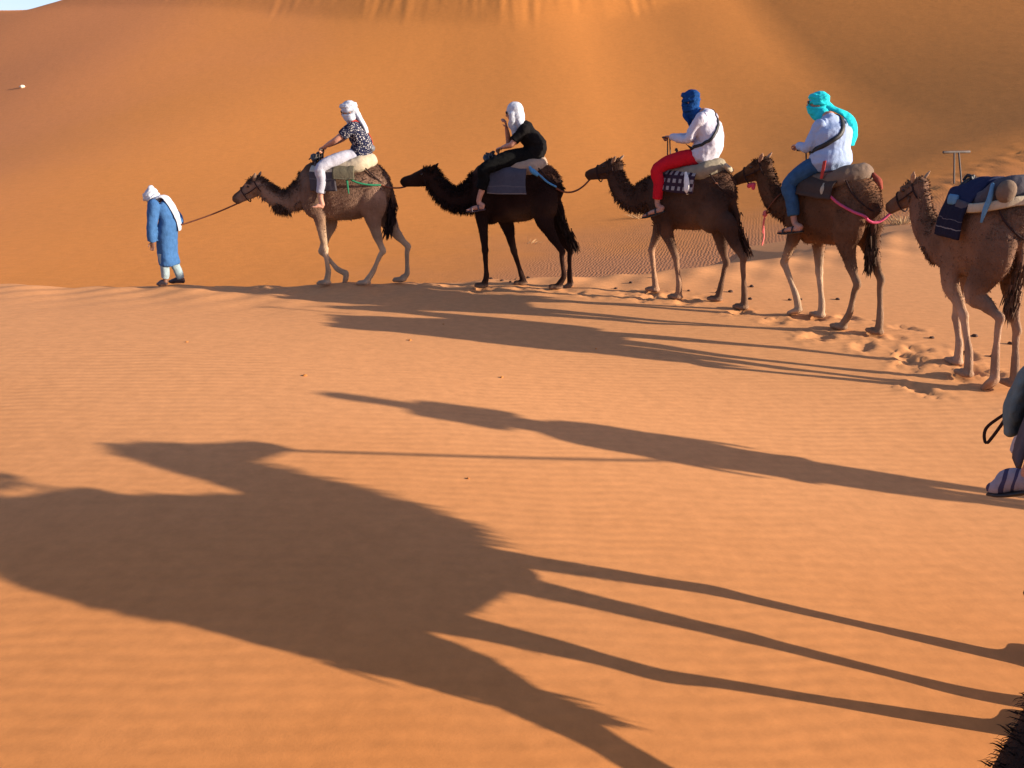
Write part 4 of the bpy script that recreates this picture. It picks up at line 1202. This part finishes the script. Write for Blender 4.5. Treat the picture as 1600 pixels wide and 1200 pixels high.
SNK = stripe_mat('grey_shoe', (0, 0, 0), [(-.9, (.27, .25, .29)), (.0, (.27, .25, .29)), (.425, (.05, .05, .10)), (.44, (.27, .25, .29)), (.47, (.05, .05, .10)), (.487, (.27, .25, .29)), (.53, (.06, .05, .09)), (.9, (.06, .05, .09))], axis=1, noise_amt=.012)
person_rider(C7, J7, 'rider in loose pale trousers and a grey shoe, cut off by the right edge', dict(
    shirt=cloth_mat('teal_jacket', (.10, .15, .15)), trousers=cloth_mat('pale_trousers', (.38, .33, .32)), sleeve=1, hem=.97, legw=1.25, flare=1.35, scarf=white_sc, scarf_shape=wrap_full, seed=7, shoe=False, more=more7, hemz=-.1))

# a soft bag slung on the saddle of the camel at the right edge
def side_bag():
    off = np.array([-.04, .45, 1.72])
    t = thing('shoulder_bag', 'teal grey cloth bag slung beside the saddle at the right edge, strap loop dangling', 'bag', tuple(to_world(C7, off)), C7.rotation_euler[2])
    S = Solid(off)
    S.tube([off + (0, -.02, .02), off + (0, .01, -.10), off + (.01, .03, -.26), off + (.01, .02, -.36)], [(.025, .08), (.04, .10), (.05, .10), (.035, .085)], side=(0, 1, 0), seg=18)
    S.skin('pouch', cloth_mat('teal_grey_canvas', (.11, .15, .15)), t, .011, 3, .012, 9, 2)
    S = Solid(off)
    S.tube([off + (-.02, .06, -.28), off + (.0, .115, -.36), off + (.01, .125, -.41), off + (.01, .11, -.45), off + (-.0, .09, -.41), off + (-.01, .06, -.32), off + (-.02, .05, -.26)], [(.007, .004)] * 7, seg=8)
    S.obj('strap', M['rope_dark'], t)
side_bag()

# ------------------------------------------------------------------ guide on foot
def guide():   # slightly built, so narrower than the riders
    G = {k: np.array(v, float) for k, v in T['guide']['j'].items()}
    o = T['guide']['O']
    z = float(near_z(o[0], o[1]))
    root = thing('person', 'guide on foot in a blue robe and white turban, bent forward, leading the caravan', 'person', (o[0], o[1], z), math.pi)
    mir = np.array([1, -1, 1])
    B = Solid()
    hip, nk, hd, hu = G['hip'], G['neck'], G['head'], G['hunch']
    mid = np.array([-.20, 0, 1.0])
    B.tube([hip - (0, 0, .08), hip, mid, hu - (0, 0, .02), nk - (0.02, 0, .02), nk], [(.14, .11), (.15, .12), (.14, .11), (.17, .11), (.10, .08), (.06, .06)], seg=16)
    B.tube([nk, hd - (.02, 0, .02)], [.058, .055])
    Rm, q = head_shape(B, hd, 0, .62)
    shR = np.array([-.09, -.18, 1.20]); elR = np.array([-.24, -.26, .98]); haR = np.array([-.29, -.06, .90])
    for sh, el, ha, sg in ((G['sh'], G['el'], G['hand'], 1), (shR, elR, haR, -1)):
        fd = nrm(ha - el); wr = ha - fd * .07
        B.tube([sh - (0, .04 * sg, 0), sh, el, wr], [.055, .054, .04, .027], seg=12)
        hand_shape(B, wr, fd, np.array([1.0, 0, 0]), .75, 1)
    for an, kn, he, to, sg in ((G['ank'], G['knee'], G['heel'], G['toe'], 1), (G['bank'], G['bknee'], G['bheel'], G['btoe'], -1)):
        an = an.copy(); he = he.copy(); to = to.copy(); he[2] = max(he[2], .045); to[2] = .03; an[2] = max(an[2], .09)
        B.tube([hip + (0, .09 * sg, -.02), hip * .4 + kn * .6 + (0, .05 * sg, 0), kn, kn * .5 + an * .5 - (.012, 0, 0), an, he + (0, 0, .02)], [.095, .078, .055, .048, .035, .035], seg=12)
        B.tube([he, he * .4 + to * .6, to], [(.032, .034), (.04, .028), (.03, .015)], side=(0, 1, 0))
    B.skin('body', M['skin_dark'], root, .0075, 3)
    for sg in (-1, 1):
        e = Solid(); e.ball(q(.086, sg * .033, .014), (.01, .013, .008), Rm, 8, 6); e.obj('eye', M['eye'], root)
    S = Solid()
    hm = np.array([-.085, 0, .325])
    S.tube([hm, np.array([-.085, 0, .52]), hip + (.02, 0, -.03), mid + (.01, 0, 0), hu + (.0, 0, -.035), nk + (-.03, 0, -.0)], [(.20, .165), (.20, .16), (.20, .15), (.195, .142), (.195, .14), (.10, .095)], seg=22, cap=.08)
    S.tube([G['sh'] - (0, .08, 0), G['sh'] + (-.01, 0, 0), G['el'] * .5 + G['sh'] * .5, G['el'], G['hand'] + (-.005, 0, .075)], [.085, .092, .088, .082, .075], seg=16, cap=.1)
    S.tube([shR + (0, .08, 0), shR, elR, haR * .85 + elR * .15], [.085, .09, .08, .07], seg=16, cap=.1)
    S.skin('robe', cloth_mat('blue_robe', (.042, .112, .255), .2), root, .0125, 3, .020, 5, 4)
    S = Solid()
    for an, kn, sg in ((G['ank'], G['knee'], 1), (G['bank'], G['bknee'], -1)):
        S.tube([kn + (.0, .01 * sg, .12), kn, kn * .4 + an * .6 - (.01, 0, 0), an + (0, 0, .03)], [.078, .078, .07, .06], seg=14, cap=.1)
    S.skin('trousers', cloth_mat('grey_blue_trousers', (.24, .31, .33), .1), root, .012, 2, .007, 9, 2)
    for he, to in ((G['heel'], G['toe']), (G['bheel'], G['btoe'])):
        he = he.copy(); to = to.copy(); he[2] = .055; to[2] = .038
        shoe(root, (0, 0, 0), he, to, plain_mat('dark_shoe', (.035, .025, .03)), 'shoe')
    S = Solid()
    wrap_full(S, q, Rm, hd, nk + (.02, 0, 0), nk)
    S.ball(q(-.085, 0, .10), (.05, .065, .05), Rm)
    S.tube([q(.07, .07, .05), q(.125, .0, .045), q(.07, -.07, .05)], [(.022, .03)] * 3, side=(0, 0, 1))
    S.tube([nk + (.04, 0, .06), nk + (-.04, .01, .105), hu + (-.06, .01, .118), mid + (-.128, 0, .085), mid + (-.148, -.02, -.06), mid + (-.14, -.03, -.17)], [(.09, .03), (.12, .024), (.125, .02), (.11, .018), (.08, .016), (.06, .013)], side=(0, 1, 0))
    S.skin('turban', white_sc, root, .0095, 2, .007, 14, 1)
    root.scale = (.88, .90, 1.0)
    return root, np.array([-.29, -.03, .89])
GUIDE, GH = guide()

# ------------------------------------------------------------------ ropes
def rope(label, P, r, mat, name='lead_rope'):
    P = [np.array(p, float) for p in P]
    base = P[0]
    S = Solid(base)
    S.tube(P, [r] * len(P), seg=8, sub=8, cap=.3)
    o = S.obj(name, mat)
    o.location = tuple(base)
    return tag(o, label, 'rope')

def mouth(root, Td):
    hp, hn = np.array(Td['head'][0], float), np.array(Td['head'][1], float)
    ax = nrm(hn - hp); L = max(np.linalg.norm(hn - hp), .43)
    return to_world(root, hp + ax * L * .93 + np.array([0, 0, -.085]))

def sag(a, b, s, n=6):
    return [a + (b - a) * t - np.array([0, 0, s * 4 * t * (1 - t)]) for t in np.linspace(0, 1, n + 1)]
gh = to_world(GUIDE, GH)
rope('brown lead rope stretched from the guide to the first camel', sag(gh, mouth(C1, T['c1']), .02), .011, M['rope_brown'])
w = lambda c, *p: to_world(c, p)
rope('green rope tied along the flank of the first camel', [w(C1, -.13, .375, 1.66), w(C1, -.20, .37, 1.585), w(C1, -.30, .345, 1.54), w(C1, -.44, .29, 1.51), w(C1, -.58, .21, 1.50)], .014, M['rope_green'], 'tie_rope')
rope('brown lead rope from the first camel to the black brown camel', sag(w(C1, -.60, .20, 1.50), mouth(C2, T['c2']), .03), .012, M['rope_brown'])
rope('blue rope tied along the flank of the black brown camel', [w(C2, -.30, .345, 1.75), w(C2, -.40, .32, 1.66), w(C2, -.50, .275, 1.57), w(C2, -.62, .20, 1.50)], .014, M['rope_blue'], 'tie_rope')
rope('brown lead rope hanging slack between the black brown and the dark brown camel', sag(w(C2, -.62, .20, 1.48), mouth(C3, T['c3']), .11), .013, M['rope_brown'])
rope('dark lead rope pulled straight to the muzzle of the reddish brown camel', sag(w(C3, -.42, .24, 1.64), mouth(C4, T['c4']), .012), .011, M['rope_brown'])
rope('pink and red lead rope looping to the riderless camel', [w(C4, -.10, .365, 1.56), w(C4, -.14, .37, 1.61), w(C4, -.22, .355, 1.60), w(C4, -.34, .32, 1.52), w(C4, -.50, .25, 1.44)] + sag(w(C4, -.62, .20, 1.40), mouth(C5, T['c5']), .09)[0:], .016, M['rope_pink'])
rope('lead rope from the camel beyond the right edge to the dark camel', sag(w(C6, -.6, .0, 1.58), mouth(C7, T7), .06), .016, M['rope_brown'])

# halter, collar and ribbons of the reddish brown camel
def neck_ribbon():
    N = [np.array(p, float) for p in T['c4']['neck']]
    off = N[2]
    t = thing('neck_ribbon', 'pink ribbon hanging from a thin collar on the reddish brown camel', 'ribbon', tuple(to_world(C4, off)), C4.rotation_euler[2])
    ax = nrm(N[3] - N[1]); sd = np.array([-.3, .95, 0]); sd = nrm(sd - np.dot(sd, ax) * ax); up = np.cross(ax, sd)
    S = Solid(off)
    ring = [N[2] + sd * .150 * math.cos(a) + up * .195 * math.sin(a) for a in np.linspace(0, 2 * math.pi, 13)]
    S.tube(ring, [.008] * 13, seg=6, sub=3); S.obj('collar', M['rope_brown'], t)
    low = min(ring, key=lambda p: p[2])
    S = Solid(off)
    p0 = low + np.array([.02, .02, 0])
    S.tube([p0 + (0, 0, .02), p0 - (0, -.01, .03)], [.03, .03], seg=8)
    S.tube([p0, p0 + (-.01, .02, -.16), p0 + (-.03, .01, -.30), p0 + (-.02, .02, -.42)], [(.012, .006)] * 4, seg=8)
    S.tube([p0, p0 + (.02, .0, -.12), p0 + (.0, .01, -.26)], [(.010, .006)] * 3, seg=8)
    S.obj('ribbon', cloth_mat('coral_ribbon', (.75, .17, .16)), t)
neck_ribbon()
def halter(root, Td, label, tassel=None):
    hp, hn = np.array(Td['head'][0], float), np.array(Td['head'][1], float)
    ax = nrm(hn - hp); L = max(np.linalg.norm(hn - hp), .43)
    yw = math.atan2(ax[1], ax[0]); sd = np.array([-math.sin(yw), math.cos(yw), 0]); up = np.cross(ax, sd); up = up if up[2] > 0 else -up
    off = hp
    t = thing('halter', label, 'halter', tuple(to_world(root, off)), root.rotation_euler[2], 'halters')
    t.scale = root.scale
    S = Solid(off)
    for f, a, b in ((.60, .082, .118), (.02, .112, .138)):
        c = hp + ax * L * f + up * (-.03)
        S.tube([c + sd * a * math.cos(k) + up * b * math.sin(k) for k in np.linspace(0, 2 * math.pi, 13)], [.009] * 13, seg=6, sub=3)
    for s in (-1, 1):
        S.tube([hp + ax * L * .60 + sd * s * .084 - up * .03, hp + ax * L * .3 + sd * s * .108 - up * .04, hp + ax * L * .02 + sd * s * .113 - up * .03], [.008] * 3, seg=6)
    S.obj('strap', M['rope_dark'], t)
    if tassel:
        S = Solid(off); c = hp + ax * L * .62 - up * .16
        S.ball(c + sd * .02, (.03, .03, .035)); S.tube([c + ax * -.05, c + ax * -.06 - (0, 0, .07)], [.035, .02])
        S.obj('tassel', tassel, t)
halter(C4, T['c4'], 'dark halter with a pink tassel under the jaw of the reddish brown camel', cloth_mat('pink_tassel', (.80, .10, .17)))
halter(C1, T['c1'], 'thin dark halter on the leading fawn camel')
halter(C3, T['c3'], 'thin dark halter on the dark brown camel with checked blanket')
halter(C5, T['c5'], 'thin dark halter on the riderless camel')

# ------------------------------------------------------------------ small things on the sand
def lump_mesh(seed, r, flat=.7, sub=2):
    bm = bmesh.new()
    bmesh.ops.create_icosphere(bm, subdivisions=sub, radius=1.0)
    for v in bm.verts:
        k = 1 + .35 * noise.noise(v.co * 1.6 + Vector((seed * 3.1, seed, 0))) + .12 * noise.noise(v.co * 4 + Vector((seed, 0, seed)))
        v.co = Vector((v.co.x * r[0], v.co.y * r[1], v.co.z * r[2])) * k
    me = bpy.data.meshes.new('lump'); bm.to_mesh(me); bm.free()
    me.polygons.foreach_set('use_smooth', [True] * len(me.polygons))
    return me
rng = np.random.default_rng(21)
dung = [lump_mesh(i, (.028, .022, .018)) for i in range(4)]
for d in dung: d.materials.append(M['dung'])
spots = []
tr = np.array([(6.9, 5.2), (5.6, 7.2), (4.9, 8.9), (3.7, 10.4), (2.0, 11.2), (0.4, 11.7), (-1.5, 11.75)])
sg_ = np.cumsum(np.concatenate([[0], np.hypot(*np.diff(tr, axis=0).T)]))
for i in range(30):
    t = rng.uniform(0, 1) ** 1.2 * sg_[-1]
    x = np.interp(t, sg_, tr[:, 0]) + abs(rng.normal(0, .55)); y = np.interp(t, sg_, tr[:, 1]) + abs(rng.normal(0, .45)) - .1
    spots.append((x, y))
for i, (x, y) in enumerate(spots):
    o = bpy.data.objects.new('dropping', dung[i % 4]); COL.objects.link(o)
    s = rng.uniform(.6, 1.5)
    o.scale = (s, s, s); o.rotation_euler = (0, 0, rng.uniform(0, 6))
    o.location = (x, y, float(ground_z(x, y)) + .006)
    tag(o, 'small dark camel dropping on the sand beside the caravan trail', 'dropping', 'droppings beside the trail')
peb = [lump_mesh(i + 9, (.015, .011, .007)) for i in range(3)]
for d in peb: d.materials.append(M['sand'])
for i, (x, y) in enumerate([(-.31, 4.87), (-1.93, 6.75), (-.1, 7.1), (-1.15, 8.3), (-.85, 9.2), (-3.4, 7.7), (.95, 8.3)]):
    o = bpy.data.objects.new('pebble', peb[i % 3]); COL.objects.link(o)
    s = rng.uniform(.7, 1.5); o.scale = (s, s, s); o.rotation_euler = (0, 0, rng.uniform(0, 6))
    o.location = (x, y, float(ground_z(x, y)) + .005)
    tag(o, 'sand coloured crumb lying alone on the rippled foreground sand', 'pebble', 'crumbs on the foreground sand')

def rock():
    me = lump_mesh(31, (.22, .17, .15), sub=3); me.materials.append(M['rock'])
    o = bpy.data.objects.new('rock', me); COL.objects.link(o)
    o.location = (-43.75, 73.55, float(dune_z(-43.75, 73.55)) + .06)
    tag(o, 'small pale rock alone high on the dune slope at the upper left', 'rock')
rock()
def tuft(x, y, surf, n, h, spread, label, name='grass_tuft', lean=(0, 0)):
    rg = np.random.default_rng(int(x * 10) + 50)
    V, F = [], []
    for k in range(n):
        a = rg.uniform(0, 6.28); r = rg.uniform(0, spread * .5)
        p = np.array([r * math.cos(a), r * math.sin(a), -.03]); d = nrm(np.array([math.cos(a) * rg.uniform(.2, 1.0) + lean[0], math.sin(a) * rg.uniform(.2, 1.0) + lean[1], rg.uniform(.5, 1)]))
        l = h * rg.uniform(.5, 1.15); s = nrm(np.cross(d, rg.normal(0, 1, 3))) * .006
        b = len(V); V += [p - s, p + s, p + d * l * .6 + s * .7, p + d * l * .6 - s * .7, p + d * l - (0, 0, .12 * l)]
        F += [(b, b + 1, b + 2, b + 3), (b + 3, b + 2, b + 4)]
    o = link_mesh(name, mesh_from(V, F, False), M['straw'])
    o.location = (x, y, float(surf(x, y)))
    return tag(o, label, 'grass')
tuft(10.46, 20.8, dune_z, 150, .42, .5, 'pale dry grass tuft on the sand lip between the reddish brown and the riderless camel')
tuft(4.51, 27.4, dune_z, 40, .55, .5, 'dry twiggy tuft on the rippled slope behind the dark brown camel', lean=(-1.2, 0))
tuft(.64, 24.0, dune_z, 26, .30, .4, 'low dry tuft on the slope just behind the black brown camel', lean=(1.0, 0))
